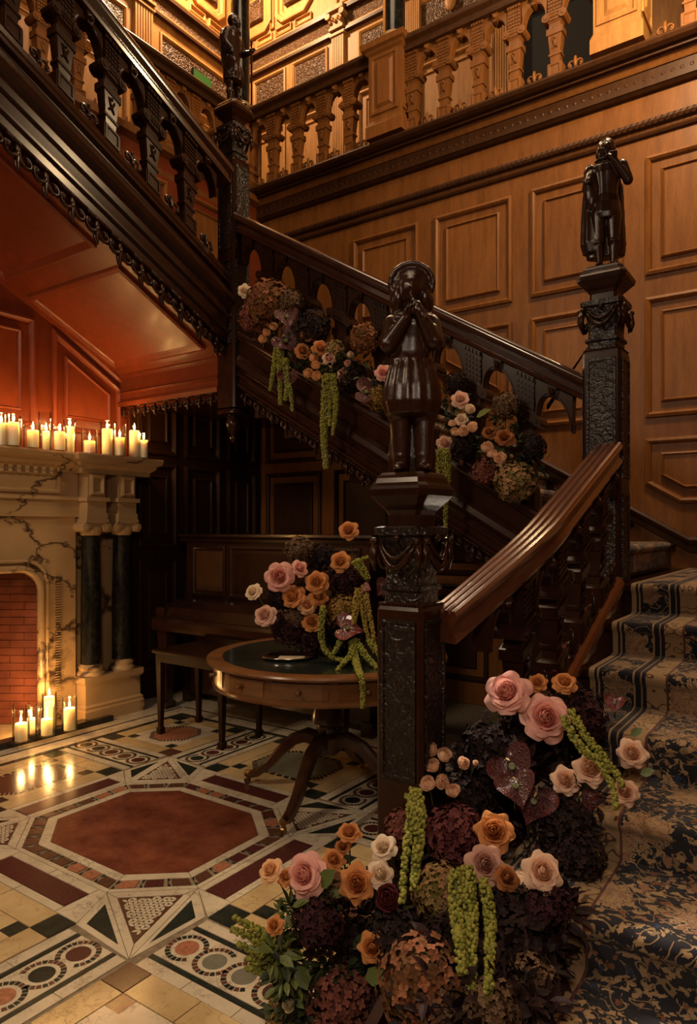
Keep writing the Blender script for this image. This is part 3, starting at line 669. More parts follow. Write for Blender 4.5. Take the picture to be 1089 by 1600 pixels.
def balustrade(root, pts, h, sl, span, mat, cres=True, rotz=0., arches=None, matc=None, cn=(0, -.032, 0)):
    """pts: baluster foot positions in order; arches stand midway between neighbours listed in arches"""
    k = (round(h, 3), round(sl, 3), round(span, 3), mat.name)
    if k not in _bm:
        _bm[k] = (mesh('baluster', bal_b(h, sl), mat), mesh('arch', arch_b(h, sl, span-.10), mat, angle=40))
    w = wpos(root)
    for p in pts: link('baluster', _bm[k][0], root, Vector(p)-w, (0, 0, rotz))
    for p in (arches or []):
        link('arch', _bm[k][1], root, Vector(p)-w, (0, 0, rotz))
        if cres: scroll(root, 'carved_cresting', Vector(p)+Vector(cn), 1.05, sl, False, matc or mat, rotz)
def handrail(root, path, mat, h=.13, w=.075, side=1, name='handrail'):
    b = B(); b.sweep([(-w*.75,0),(w*.75,0),(w*.8,.02),(w*.6,.03),(w*.62,.06),(w*.95,.08),(w,.10),(w*.97,h-.020),(w*.88,h-.008),(w*.72,h-.002),(w*.5,h),(-w*.5,h),(-w*.72,h-.002),(-w*.88,h-.008),(-w*.97,h-.020),(-w,.10),(-w*.95,.08),(-w*.62,.06),(-w*.6,.03),(-w*.8,.02)], path, side)
    return part(name, b, mat, root, angle=40)

# F2: second flight, along X in the plane Y = 3.6
Z2 = lambda X: 2.817-.597*(X+3.465)
H2 = .685
f2 = thing('stair_balustrade', 'dark arcaded balustrade of the second flight dressed with flowers along its string', 'balustrade', (-2.2, 3.6, Z2(-2.2)), 'carved stair balustrades')
xs = [-3.155+.3*i for i in range(7)]
balustrade(f2, [(x, 3.6, Z2(x)) for x in xs], H2, -.597, .30, MAHO, arches=[(x+.15, 3.6, Z2(x+.15)) for x in [-3.455]+xs])
handrail(f2, [(x, 3.6, Z2(x)+H2) for x in (-3.43, -1.04)], RAILD, .135, .085)
b = B(); b.sweep([(-.07,0),(.050,0),(.058,-.012),(.06,-.03),(.055,-.042),(.055,-.06),(.035,-.072),(.03,-.16),(.045,-.175),(.06,-.20),(.065,-.235),(.05,-.255),(.035,-.265),(.03,-.28),(.05,-.292),(.05,-.31),(.03,-.32),(.03,-.355),(.05,-.365),(.05,-.385),(.02,-.40),(-.07,-.40)], [(x, 3.6, Z2(x)) for x in (-3.43, -1.04)])
S2 = part('string', b, MAHO, f2)
for i in range(19):
    x = -3.36+.122*i; scroll(S2, 'carved_scroll', (x, 3.57, Z2(x)-.40), 1.0, -.597, True, MAHO)
b = B(); b.add([(x, y, Z2(x)-.40+dz) for dz in (0, .06) for x, y in ((-3.43, 3.63), (-1.04, 3.63), (-1.04, 5.15), (-3.43, 5.15))], [(0,1,2,3),(7,6,5,4),(0,4,5,1),(1,5,6,2),(2,6,7,3),(3,7,4,0)]); part('soffit', b, SHADEW, st)
# F3: third flight, rising towards the viewer in the plane X = -3.51
Z3 = lambda Y: 3.20+.475*(3.5-Y)
H3 = .61
f3 = thing('stair_balustrade', 'dark carved balustrade of the top flight slanting up over the fireplace', 'balustrade', (-3.51, 2.3, Z3(2.3)), 'carved stair balustrades')
ys = [3.16-.3*i for i in range(7)]
balustrade(f3, [(-3.51, y, Z3(y)) for y in ys], H3, .475, .30, MAHO, rotz=-PI/2, cn=(.034, 0, 0), arches=[(-3.51, y-.15, Z3(y-.15)) for y in [3.46]+ys[:-1]])
handrail(f3, [(-3.51, y, Z3(y)+H3) for y in (3.52, .9)], RAILD, .135, .085)
b = B(); b.sweep([(-.07,0),(.045,0),(.05,-.02),(.055,-.04),(.05,-.055),(.06,-.085),(.035,-.10),(.035,-.12),(.06,-.135),(.085,-.165),(.09,-.20),(.08,-.235),(.05,-.255),(.045,-.27),(.045,-.30),(.06,-.31),(.06,-.325),(.04,-.335),(.035,-.40),(.05,-.41),(.05,-.425),(.03,-.435),(.03,-.50),(-.05,-.50)], [(-3.51, y, Z3(y)) for y in (3.53, .9)], -1)
S3 = part('string', b, MAHO, f3)
for i in range(15):
    y = 3.42-.158*i; scroll(S3, 'carved_scroll', (-3.49, y, Z3(y)-.492), 1.5, .475, True, MAHO, -PI/2)
# F1: first flight with the swept reeded rail
XR = lambda Y: -.897 if Y > 2.6 else -.897-.123*((2.6-Y)/.6)**1.6
ZN = lambda Y: 1.148+.418*(Y-3.5)
ZR = lambda Y: 1.936+.42*(Y-3.72)-(.05*((2.72-Y)/.75)**2 if Y < 2.72 else 0)
f1 = thing('stair_balustrade', 'dark balustrade of the lowest flight under the reeded polished rail', 'balustrade', (-.97, 2.8, ZN(2.8)), 'carved stair balustrades')
Y1s = [1.985+.0775*i for i in range(20)]
pr = [(-.058,-.10),(.058,-.10),(.062,-.085),(.046,-.07),(.046,-.045),(.060,-.03),(.063,-.014)]
for i in range(4):
    c = .045-.030*i
    pr += [(c+.013, -.010), (c+.009, -.001), (c, .003), (c-.009, -.001), (c-.013, -.010)]
pr += [(-.063,-.014),(-.060,-.03),(-.046,-.045),(-.046,-.07),(-.062,-.085)]
b = B(); b.sweep(pr, [(XR(y), y, ZR(y)) for y in Y1s]); part('handrail', b, RAIL, f1, angle=35)
b = B(); b.sweep([(-.07,0),(-.07,.02),(-.03,.025),(-.02,.035),(.02,.035),(.03,.025),(.045,.03),(.06,.018),(.07,.0),(.07,-.03),(.055,-.04),(.05,-.28),(-.05,-.28),(-.055,-.04)], [(XR(y), y, ZN(y)+.03) for y in Y1s]); part('base_rail', b, RAIL, f1)
for y in (3.22, 2.93, 2.64, 2.36): balustrade(f1, [(XR(y), y, ZN(y)+.065)], .52, .418, .29, MAHO, rotz=PI/2)
for y in (3.365, 3.075, 2.785, 2.5, 2.22): balustrade(f1, [], .52, .418, .29, MAHO, rotz=PI/2, cn=(.03, 0, 0), arches=[(XR(y), y, ZN(y)+.065)])
# galleries
ZG, HG = 4.718, .655
gb = thing('gallery_balustrade', 'lighter oak arcaded balustrade along the back gallery', 'balustrade', (-2.6, 5.1, ZG), 'gallery balustrades')
G1 = [-4.44, -4.14, -3.84, -3.54]; G2 = [-2.90, -2.61, -2.31, -2.01, -1.70]; G3 = [-.80, -.50, -.2]
balustrade(gb, [(x, 5.1, ZG) for x in G1+G2+G3], HG, 0, .30, OAK, arches=[(x, 5.1, ZG) for x in (-4.59, -4.29, -3.99, -3.69, -3.40, -2.755, -2.46, -2.16, -1.855, -1.55, -.95, -.65, -.35)])
b = B(); b.box((-4.72, 5.052, 4.662), (1.14, 5.18, ZG+.012)); part('base_rail', b, OAKD, gb)
handrail(gb, [(x, 5.1, ZG+HG) for x in (-4.72, 1.14)], OAKD, .13, .10)
gl = thing('gallery_balustrade', 'oak arcaded balustrade along the left gallery, behind the top flight', 'balustrade', (-4.85, 3, ZG), 'gallery balustrades')
ys = [4.75-.3*i for i in range(14)]
balustrade(gl, [(-4.85, y, ZG) for y in ys], HG, 0, .30, OAK, rotz=-PI/2, cn=(.03, 0, 0), arches=[(-4.85, y-.15, ZG) for y in ys])
handrail(gl, [(-4.85, y, ZG+HG) for y in (5.0, .5)], OAKD, .13, .10)
def pedestal(label, x, y, w, mat):
    t = thing('gallery_pedestal', label, 'pedestal', (x, y, ZG), 'gallery pedestals')
    b = B(); b.stack([(ZG, w*.56, w*.56), (ZG+.10, w*.56, w*.56), (ZG+.13, w*.52, w*.52), (ZG+.145, w*.50, w*.50), (ZG+.70, w*.50, w*.50), (ZG+.715, w*.56, w*.56), (ZG+.735, w*.58, w*.58), (ZG+.745, w*.66, w*.66), (ZG+.79, w*.68, w*.68), (ZG+.80, w*.6, w*.6)], cx=x, cy=y)
    part('pedestal_block', b, mat, t)
    R = [(-.02, 0), (-.02, .012), (0, .014), (.01, .004), (.03, .002), (.055, .018), (.06, .018)]
    bb = B(); bb.rings(rect(x-w*.36, ZG+.21, x+w*.36, ZG+.66), R, YW(y-w*.5)); part('raised_panel', bb, mat, t)
    bb = B(); bb.rings(rect(y-w*.36, ZG+.21, y+w*.36, ZG+.66), R, XW(x+w*.5)); part('raised_panel', bb, mat, t)
def column(label, x, y):
    t = thing('marble_column', label, 'column', (x, y, ZG+.80), 'black marble gallery columns'); z = ZG+.80
    b = B(); b.lathe([(.135, z), (.135, z+.02), (.14, z+.04), (.13, z+.055), (.108, z+.065), (.105, z+.085), (.112, z+.10), (.098, z+.11)], 24, (x, y, 0)); part('column_base', b, WMARB, t, angle=40)
    b = B(); b.lathe([(.095, z+.11), (.095, z+1.4), (.085, z+2.9)], 24, (x, y, 0)); part('column_shaft', b, BMARB, t, angle=40)
    b = B(); b.stack([(z+2.9, .1, .1), (z+3.0, .14, .14), (z+3.05, .15, .15)], cx=x, cy=y); part('column_capital', b, WMARB, t)
pedestal('oak gallery pedestal with raised panel carrying the black marble column', -3.12, 5.145, .315, OAK)
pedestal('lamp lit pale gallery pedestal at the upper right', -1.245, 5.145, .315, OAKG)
pedestal('gallery corner pedestal hidden behind the bearded statue', -4.88, 5.1, .30, OAK)
column('black marble column on the middle gallery pedestal', -3.12, 5.145)
column('black marble column in the gallery corner behind the bearded statue', -4.88, 5.1)
column('black marble column on the lit right gallery pedestal', -1.245, 5.145)

# ---- newel posts
def newel(label, x, y, S, z0, w, pend=False):
    """S: top of the square shaft"""
    t = thing('newel_post', label, 'newel post', (x, y, max(z0, 0)), 'carved newel posts'); a = w/2
    b = B(); b.octa([(z0, a), (S-.012, a), (S+.004, a*.92), (S+.012, a*.8)], .14, x, y); part('shaft', b, MAHO, t)
    for nx, ny in ((0, -1), (1, 0), (-1, 0), (0, 1)):
        T = (lambda u, v, d, nx=nx, ny=ny: (x+nx*(a+d)+ny*u*-1, y+ny*(a+d)+nx*u, v))
        zz = max(z0, 0)+.12; hh = min(.62, (S-zz)/2)
        k = S-.05
        while k-hh > zz-.01:
            bb = B(); bb.rings(rect(-a*.66, k-hh+.05, a*.66, k), [(-.008, 0), (-.008, .006), (.003, .006), (.006, .001)], T); part('carved_panel', bb, MAHOC, t); k -= hh+.04
    for i in range(10):
        for s in (-1, 1): pass
    b = B(); b.octa([(S+.012, a*.80), (S+.045, a*.80), (S+.05, a*.92), (S+.062, a*.92), (S+.066, a*.78), (S+.10, a*.76), (S+.17, a*.84), (S+.215, a*.98), (S+.222, a*1.10), (S+.245, a*1.12), (S+.25, a*.9)], .18, x, y); CAP = part('capital', b, MAHOC, t)
    bd = B()
    for i in range(14):
        for k in range(4):
            u = -a*.8+a*1.6*i/13; p = [(u, -a*.93), (a*.93, u), (u, a*.93), (-a*.93, u)][k]; bd.ball((x+p[0], y+p[1], S+.004), .006, 5, 3)
    part('bead_row', bd, MAHO, t)
    for nx, ny in ((0, -1), (1, 0), (-1, 0), (0, 1)):
        bb = B()
        T = (lambda u, d, v, nx=nx, ny=ny: (x+nx*(a*.86+d)+ny*u*-1, y+ny*(a*.86+d)+nx*u, v))
        bb.tube([(a*.8*(i/8*2-1), .018+.012*sin(PI*i/8), S+.195-.075*sin(PI*i/8)) for i in range(9)], [.006+.007*sin(PI*i/8) for i in range(9)], 6, T)
        bb.tube([(a*.7*(i/8*2-1), .022+.012*sin(PI*i/8), S+.20-.05*sin(PI*i/8)) for i in range(9)], [.004+.004*sin(PI*i/8) for i in range(9)], 5, T)
        for s in (-1, 1): bb.tube([(s*a*.92, .02, S+.20), (s*a*.98, .025, S+.15), (s*a*.92, .02, S+.11)], [.010, .012, .004], 6, T); bb.ball((s*a*.9, .026, S+.203), .012, 6, 4, T)
        bb.ball((0, .018, S+.212), .014, 6, 4, T)
        part('swag', bb, MAHO, CAP, smooth=True)
    b = B(); b.octa([(S+.25, a*.72), (S+.285, a*.70), (S+.30, a*.78), (S+.315, a*.95), (S+.335, a*1.15), (S+.345, a*1.26), (S+.365, a*1.30), (S+.375, a*1.24), (S+.385, a*1.14), (S+.40, a*1.08), (S+.41, a*1.0), (S+.418, a*.9)], .2, x, y); part('cap_block', b, MAHO, t)
    if pend:
        b = B(); b.octa([(z0+.0, a*.8), (z0-.02, a*1.05), (z0-.04, a*1.05), (z0-.055, a*.7)], .2, x, y); b.lathe([(0, z0-.24), (.018, z0-.23), (.028, z0-.205), (.018, z0-.185), (.03, z0-.165), (.05, z0-.13), (.055, z0-.10), (.04, z0-.07), (.05, z0-.05)], 12, (x, y, 0)); part('pendant', b, MAHO, t, angle=50)
    return t
N1, N2, N3 = (-1.118, 1.951), (-.949, 3.6), (-3.508, 3.6)
newel('lower newel post beside the flower cascade, carrying the hatted boy statue', *N1, 1.176, 0, .166)
newel('newel post at the first landing carrying the statue in a long cloak', *N2, 2.29, 0, .184)
newel('hanging newel post at the upper left landing with a drop pendant', *N3, 3.99, 2.26, .168, True)

# ---- statues: one continuous carved figure each (union of forms, voxel-remeshed)
def fig(forms, voxel=.0038, smooth=3):
    b = B()
    for f in forms:
        if f[0] == 'c':
            _, p0, p1, r0, r1 = f; n = 6; pts = []; rs = []
            p0 = Vector(p0); p1 = Vector(p1); d = (p1-p0); L = d.length; d.normalize()
            for i in range(4): a = PI/2*(1-i/3); pts.append(p0-d*(r0*sin(a)*.98)); rs.append(max(r0*cos(a), .0005))
            for i in range(4): a = PI/2*i/3; pts.append(p1+d*(r1*sin(a)*.98)); rs.append(max(r1*cos(a), .0005))
            b.tube(pts, rs, 12)
        elif f[0] == 'e':
            _, c, r = f; b.ball(c, 1, 14, 9, sc=r)
        elif f[0] == 'l':
            _, prof, c, sx, sy = f; b.lathe(prof, 24, (0,0,0), lambda x, y, z: (c[0]+x*sx, c[1]+y*sy, c[2]+z))
        elif f[0] == 'p':   # pleated skirt: prof (r, z), folds, depth
            _, prof, c, sx, sy, nf, dp = f; n = 72; vs = []; fs = []
            for q, (r, z) in enumerate(prof):
                for k in range(n):
                    a = 2*PI*k/n; rr = r*(1+dp*(q/(len(prof)-1)*.8+.2)*cos(nf*a+.6*sin(3*a)))
                    vs.append((c[0]+rr*cos(a)*sx, c[1]+rr*sin(a)*sy, c[2]+z))
            m = len(prof)
            for i in range(m-1):
                for k in range(n): j = (k+1) % n; fs.append((i*n+k, i*n+j, i*n+n+j, i*n+n+k))
            fs.append(tuple(range(n-1,-1,-1))); fs.append(tuple(range((m-1)*n, m*n))); b.add(vs, fs)
        elif f[0] == 'b':
            _, a, c = f; b.box(a, c)
        elif f[0] == 't': b.tube(f[1], f[2], 8)
    me = mesh('tmp', b, STAT); o = bpy.data.objects.new('tmp', me); COL.objects.link(o)
    m = o.modifiers.new('r', 'REMESH'); m.mode = 'VOXEL'; m.voxel_size = voxel; m.use_smooth_shade = True
    m2 = o.modifiers.new('s', 'SMOOTH'); m2.factor = .5; m2.iterations = smooth
    dg = bpy.context.evaluated_depsgraph_get(); dg.update()
    r = bpy.data.meshes.new_from_object(o.evaluated_get(dg)); bpy.data.objects.remove(o)
    r.materials.clear(); r.materials.append(STAT); r.shade_smooth(); return r
def face(y, z, tilt=0):   # nose, brow, lips, cheeks on a head at (0, y, z), facing -Y
    return [('e', (0, y-.036, z-.002), (.007, .011, .014)), ('e', (-.013, y-.029, z+.010), (.010, .008, .005)), ('e', (.013, y-.029, z+.010), (.010, .008, .005)),
            ('e', (0, y-.031, z-.020), (.010, .007, .004)), ('e', (0, y-.026, z-.033), (.012, .010, .009)), ('e', (-.017, y-.024, z-.010), (.011, .010, .011)), ('e', (.017, y-.024, z-.010), (.011, .010, .011)),
            ('e', (-.036, y, z-.003), (.005, .009, .012)), ('e', (.036, y, z-.003), (.005, .009, .012))]
def hand(c, d, s=1.):   # palm and five curled fingers
    c = Vector(c); d = Vector(d).normalized(); u = d.cross(Vector((0, 0, 1)));
    if u.length < .2: u = Vector((1, 0, 0))
    u.normalize(); w = d.cross(u); out = [('c', c, c+d*.018*s, .012*s, .014*s)]
    for i in range(4):
        q = c+d*.020*s+u*(i-1.5)*.0075*s; L = (.020, .024, .023, .018)[i]*s
        out.append(('t', [q, q+d*L*.6+w*.003*s, q+d*L*.9+w*.010*s], [.0052*s, .0047*s, .0038*s]))
    out.append(('t', [c+u*.010*s, c+u*.022*s+d*.012*s, c+u*.022*s+d*.026*s], [.006*s, .0052*s, .004*s])); return out
def statue(label, x, y, z, rot, forms, base=.09):
    t = thing('carved_statue', label, 'statue', (x, y, z), 'dark wood statues on the newels', (0, 0, rot))
    link('figure', fig(forms), t); return t
# boy in a broad hat playing a pipe at his chin, puffed breeches
F1_ = [('c', (-.033, 0, .02), (-.036, 0, .17), .026, .034), ('c', (.038, -.012, .02), (.040, 0, .17), .026, .034), ('p', [(.07, 0), (.074, .05), (.06, .17)], (0, .04, 0), 1.05, .34, 9, .10),
       ('e', (-.040, -.026, .014), (.020, .042, .014)), ('e', (.044, -.040, .014), (.020, .042, .014)), ('e', (-.036, -.004, .055), (.024, .026, .02)), ('e', (.036, -.012, .055), (.024, .026, .02)),
       ('c', (0, .045, 0), (0, .04, .22), .026, .02),
       ('p', [(.060, 0), (.084, .012), (.094, .05), (.089, .10), (.076, .15), (.060, .19)], (0, 0, .175), 1.0, .78, 15, .075),
       ('p', [(.060, 0), (.066, .015), (.058, .05), (.060, .09), (.068, .13), (.062, .165), (.036, .185)], (0, 0, .335), 1.08, .72, 9, .05),
       ('c', (0, 0, .50), (0, -.004, .56), .024, .022), ('e', (0, -.008, .585), (.037, .042, .048)),
       ('e', (-.058, -.004, .478), (.032, .034, .03)), ('e', (.058, -.004, .478), (.032, .034, .03)),
       ('c', (-.062, -.006, .475), (-.070, -.034, .405), .031, .030), ('c', (-.070, -.034, .405), (-.016, -.068, .478), .028, .018),
       ('c', (.062, -.006, .475), (.072, -.036, .410), .031, .030), ('c', (.072, -.036, .410), (.022, -.072, .500), .028, .018),
       ('t', [(.045, -.085, .470), (.012, -.070, .520), (-.004, -.052, .562)], [.006, .005, .005]),
       ('e', (0, .014, .60), (.054, .05, .055)), ('e', (-.042, -.002, .56), (.020, .030, .045)), ('e', (.042, -.002, .56), (.020, .030, .045)), ('e', (0, .036, .545), (.05, .03, .05)),
       ('e', (0, .022, .612), (.066, .046, .060)), ('t', [(.069*cos(2*PI*i/16), .004-.012*sin(2*PI*i/16), .608+.062*sin(2*PI*i/16)) for i in range(17)], [.009]*17), ('e', (-.05, .006, .545), (.022, .030, .04)), ('e', (.05, .006, .545), (.022, .030, .04)),
       ('p', [(.074, 0), (.068, .014), (.05, .026)], (0, 0, .485), 1.0, .75, 11, .08), ('p', [(.058, 0), (.064, .008), (.058, .02)], (0, 0, .35), 1.1, .78, 10, .03), ('p', [(.034, 0), (.040, .01), (.030, .03)], (-.038, 0, .165), 1., .9, 9, .08), ('p', [(.034, 0), (.040, .01), (.030, .03)], (.038, 0, .165), 1., .9, 9, .08)]
F1_ += face(-.008, .585)+hand((-.014, -.068, .482), (.2, -.1, .5))+hand((.026, -.074, .502), (-.3, .05, .5))
tc = math.atan2(0-N1[0], 0-N1[1])
statue('dark carved statue of a boy in a broad hat with hands raised to his chin', N1[0], N1[1], 1.594, .52, F1_)
# poet in a cloak
F2_ = [('c', (-.030, -.012, .02), (-.034, 0, .13), .017, .024), ('c', (-.034, 0, .13), (-.034, 0, .27), .027, .040), ('c', (.034, -.004, .02), (.036, -.006, .13), .017, .023), ('c', (.036, -.006, .13), (.034, 0, .27), .027, .040),
       ('e', (-.034, -.034, .013), (.018, .040, .013)), ('e', (.042, -.030, .013), (.018, .040, .013)),
       ('e', (-.034, -.002, .135), (.030, .030, .016)), ('e', (.036, -.006, .135), (.030, .030, .016)),
       ('p', [(.060, 0), (.070, .03), (.066, .08), (.054, .12), (.058, .17), (.068, .23), (.058, .27), (.030, .29)], (0, 0, .245), 1.0, .74, 10, .05),
       ('c', (0, 0, .53), (0, -.004, .57), .023, .021), ('e', (0, -.008, .60), (.034, .040, .047)), ('e', (0, .008, .617), (.042, .042, .042)), ('e', (-.034, .008, .578), (.016, .026, .034)), ('e', (.034, .008, .578), (.016, .026, .034)), ('e', (0, .028, .57), (.042, .022, .045)),
       ('p', [(.050, 0), (.058, .008), (.034, .02)], (0, 0, .535), 1.0, .8, 11, .05),
       ('c', (-.074, .004, .51), (-.092, .006, .42), .028, .024), ('c', (-.092, .006, .42), (-.088, -.040, .44), .023, .016),
       ('c', (.074, 0, .51), (.102, -.012, .425), .028, .025), ('c', (.102, -.012, .425), (.036, -.058, .515), .024, .016),
       ('e', (0, .004, .505), (.078, .044, .035)),
       ('b', (.012, -.070, .520), (.052, -.052, .556)),
       ('p', [(.058, 0), (.070, .05), (.066, .16), (.058, .27), (.048, .35), (.050, .42)], (-.058, .024, .095), .95, .66, 9, .12),
       ('p', [(.090, 0), (.094, .06), (.086, .2), (.078, .34), (.06, .42)], (-.002, .042, .07), 1.0, .45, 12, .10), ('e', (-.07, -.02, .40), (.036, .030, .10))]
F2_ += face(-.008, .60)+hand((-.090, -.044, .44), (.1, -.8, -.5))+hand((.034, -.060, .518), (-.6, -.1, .5))
statue('dark carved statue of a man in a long cloak lifting a book to his face', N2[0], N2[1], 2.708, .26, F2_)
# bearded man with cape, shield at his hip and staff
F3_ = [('c', (-.034, .010, .03), (-.038, .006, .15), .020, .026), ('c', (.034, -.014, .03), (.038, -.004, .15), .020, .026), ('e', (-.036, -.014, .014), (.020, .046, .015)), ('e', (.038, -.040, .014), (.020, .046, .015)),
       ('e', (-.036, .008, .085), (.027, .029, .02)), ('e', (.036, -.012, .085), (.027, .029, .02)),
       ('p', [(.048, 0), (.078, .015), (.084, .06), (.074, .11), (.056, .14)], (0, 0, .145), 1.0, .82, 12, .08),
       ('p', [(.056, 0), (.054, .05), (.062, .12), (.066, .19), (.055, .23), (.03, .25)], (0, 0, .27), 1.05, .75, 8, .02),
       ('c', (0, 0, .51), (0, -.006, .56), .024, .022), ('e', (0, -.010, .592), (.035, .041, .048)), ('e', (0, .004, .604), (.040, .042, .045)), ('c', (0, -.040, .566), (0, -.048, .53), .020, .008), ('e', (0, -.036, .57), (.024, .018, .022)),
       ('c', (-.070, 0, .49), (-.090, .008, .40), .029, .025), ('c', (-.090, .008, .40), (-.082, -.038, .345), .024, .017),
       ('c', (.070, 0, .49), (.092, -.020, .41), .029, .025), ('c', (.092, -.020, .41), (.080, -.088, .40), .024, .017),
       ('t', [(.080, -.098, .02), (.080, -.098, .49)], [.008, .008]), ('e', (.080, -.098, .405), (.02, .02, .012)), ('e', (.080, -.098, .47), (.010, .010, .03)),
       ('e', (-.072, -.012, .25), (.016, .058, .070)), ('p', [(.045, 0), (.060, .05), (.074, .16), (.078, .22), (.066, .26), (.04, .28)], (-.022, .022, .235), 1.08, .75, 11, .10),
       ('p', [(.06, 0), (.062, .02), (.034, .035)], (0, 0, .505), 1.0, .8, 12, .06)]
F3_ += face(-.010, .592)+hand((-.082, -.040, .345), (0, -.2, -1))+hand((.080, -.090, .398), (0, -.6, .5))
statue('dark gleaming statue of a bearded man in a cape holding a staff', N3[0], N3[1], 4.408, 1.75, F3_)

# green exit sign on the upper left wall
sg = thing('exit_sign', 'small green illuminated sign on the upper left gallery wall', 'sign', (XU+.02, 5.65, 6.57))
b = B(); b.box((XU+.014, 5.51, 6.49), (XU+.05, 5.79, 6.65)); part('sign_case', b, IRON, sg)
b = B(); b.box((XU+.050, 5.517, 6.497), (XU+.054, 5.783, 6.643)); part('sign_face', b, GREENS, sg)
# ================================================================== FIREPLACE
def on_x(px, py, X):
    v = Vector((-sin(YAW), cos(YAW), 0)) + Vector((cos(YAW), sin(YAW), 0))*((px-544.5)/1095)
    return at(px, py, X/v.x)
fp = thing('fireplace', 'veined cream marble fireplace with paired black columns and brick hearth', 'fireplace', (-4.5, 1.9, 0))
XJ = -4.575; MT = 1.955; CX = -4.535
def prism(b, poly, x0, x1):
    n = len(poly); b.add([(x0, y, z) for y, z in poly]+[(x1, y, z) for y, z in poly], [tuple(range(n-1,-1,-1)), tuple(range(n, 2*n))]+[(k, (k+1) % n, n+(k+1) % n, n+k) for k in range(n)])
arc = [(2.62+.16*sin(a), .98+.16*cos(a)) for a in [PI/2*i/8 for i in range(9)]]
edge = [(2.78, 0.04)]+arc[::-1]+[(1.13-.16*sin(a), .98+.16*cos(a)) for a in [PI/2*i/8 for i in range(9)]]+[(.97, .04)]
b = B(); prism(b, [(.5, .04), (.5, 1.50), (3.06, 1.50), (3.06, .04)]+edge, -4.70, XJ); part('surround', b, WMARB, fp)
b = B(); b.tube([(XJ+.012, y, z) for y, z in edge], .026, 8); b.tube([(XJ+.008, y+(.05 if y > 1.9 else -.05), z+(.05 if z > .97 else 0)) for y, z in edge], .016, 6); part('surround_moulding', b, WMARB, fp, smooth=True)
b = B()
for i in range(52): b.box((XJ, 2.895, .12+i*.018), (XJ+.012, 2.935, .129+i*.018))
part('dentil_strip', b, WMARB, fp, stuff=True)
b = B(); b.box((-4.70, .5, 1.50), (XJ+.025, 3.08, 1.53)); b.box((-4.70, .5, 1.53), (XJ+.012, 3.08, 1.62)); b.box((-4.70, .5, 1.62), (XJ+.035, 3.08, 1.645)); b.box((-4.70, .5, 1.645), (XJ, 3.08, 1.84)); part('frieze', b, WMARB, fp)
for y0, y1 in ((2.30, 2.92), (1.6, 2.22), (.9, 1.5)):
    bb = B(); bb.rings(rect(y0, 1.675, y1, 1.81), FLATP, XW(XJ)); part('frieze_panel', bb, WMARB, fp)
b = B(); b.sweep([(0,1.815),(.03,1.82),(.035,1.845),(.07,1.86),(.095,1.885),(.10,1.90),(.145,1.915),(.165,MT-.012),(.16,MT),(0,MT)], [(XJ-.02, 3.0, 0), (XJ-.02, .3, 0)], -1); part('mantel_shelf', b, WMARB, fp)
b = B(); b.stack([(1.82, .135, .30), (1.85, .14, .305), (1.875, .17, .335), (1.90, .18, .345), (1.91, .205, .37), (MT-.01, .215, .38), (MT+.002, .21, .375)], cx=-4.59, cy=3.33); part('mantel_break', b, WMARB, fp)
b = B()
for i in range(34): b.box((XJ+.045, .9+i*.06, 1.822), (XJ+.056, .93+i*.06, 1.846))
part('dentil_row', b, WMARB, fp, stuff=True)
for y in (3.16, 3.43):
    b = B(); b.lathe([(.098, .335), (.10, .35), (.092, .365), (.084, .372), (.086, .385), (.092, .395), (.080, .41), (.074, .418)], 24, (CX, y, 0)); part('column_base', b, WMARB, fp, angle=40)
    b = B(); b.lathe([(.073, .418), (.072, .9), (.064, 1.345), (.069, 1.355), (.064, 1.365)], 28, (CX, y, 0)); part('column_shaft', b, BMARB, fp, angle=40)
    b = B(); b.lathe([(.068, 1.365), (.078, 1.385), (.085, 1.41), (.075, 1.43)], 20, (CX, y, 0)); b.box((CX-.085, y-.095, 1.455), (CX+.085, y+.095, 1.485)); b.box((CX-.07, y-.08, 1.42), (CX+.075, y+.08, 1.455))
    for s in (-1, 1):
        b.tube([(CX-.08, y+s*.085, 1.425), (CX+.085, y+s*.085, 1.425)], .036, 14); b.tube([(CX+.085, y+s*.085, 1.425), (CX+.092, y+s*.085, 1.425)], .022, 10); b.tube([(CX+.09, y+s*.085, 1.425), (CX+.097, y+s*.085, 1.425)], .009, 8)
    part('column_capital', b, WMARB, fp, angle=40)
    b = B(); b.box((-4.70, y-.088, 1.485), (CX+.082, y+.088, 1.53)); b.box((-4.70, y-.08, 1.53), (CX+.075, y+.08, 1.615)); b.box((-4.70, y-.098, 1.615), (CX+.095, y+.098, 1.645)); b.box((-4.70, y-.075, 1.645), (CX+.07, y+.075, 1.83)); part('entablature_block', b, WMARB, fp)
    bb = B(); bb.rings(rect(y-.05, 1.67, y+.05, 1.80), FLATP, XW(CX+.07)); part('frieze_panel', bb, WMARB, fp)
b = B(); b.box((-4.70, 3.06, .3), (-4.66, 3.56, 1.83)); part('backing_slab', b, WMARB, fp)
b = B(); b.stack([(0, .125, .262), (.085, .125, .262), (.10, .115, .254), (.115, .118, .256), (.13, .10, .242), (.275, .10, .242), (.285, .115, .256), (.30, .118, .26), (.335, .118, .26)], cx=CX-.03, cy=3.31); part('plinth', b, WMARB, fp)
# hearth: black kerb and warm stone slab
b = B(); b.box((-4.46, .6, 0), (-4.375, 3.05, .045)); b.box((-4.42, 3.05, 0), (-4.375, 3.24, .04)); part('hearth_kerb', b, KERB, fp)
b = B(); b.box((-5.1, .6, 0), (-4.46, 3.05, .04)); part('hearth_slab', b, F_YEL, fp)
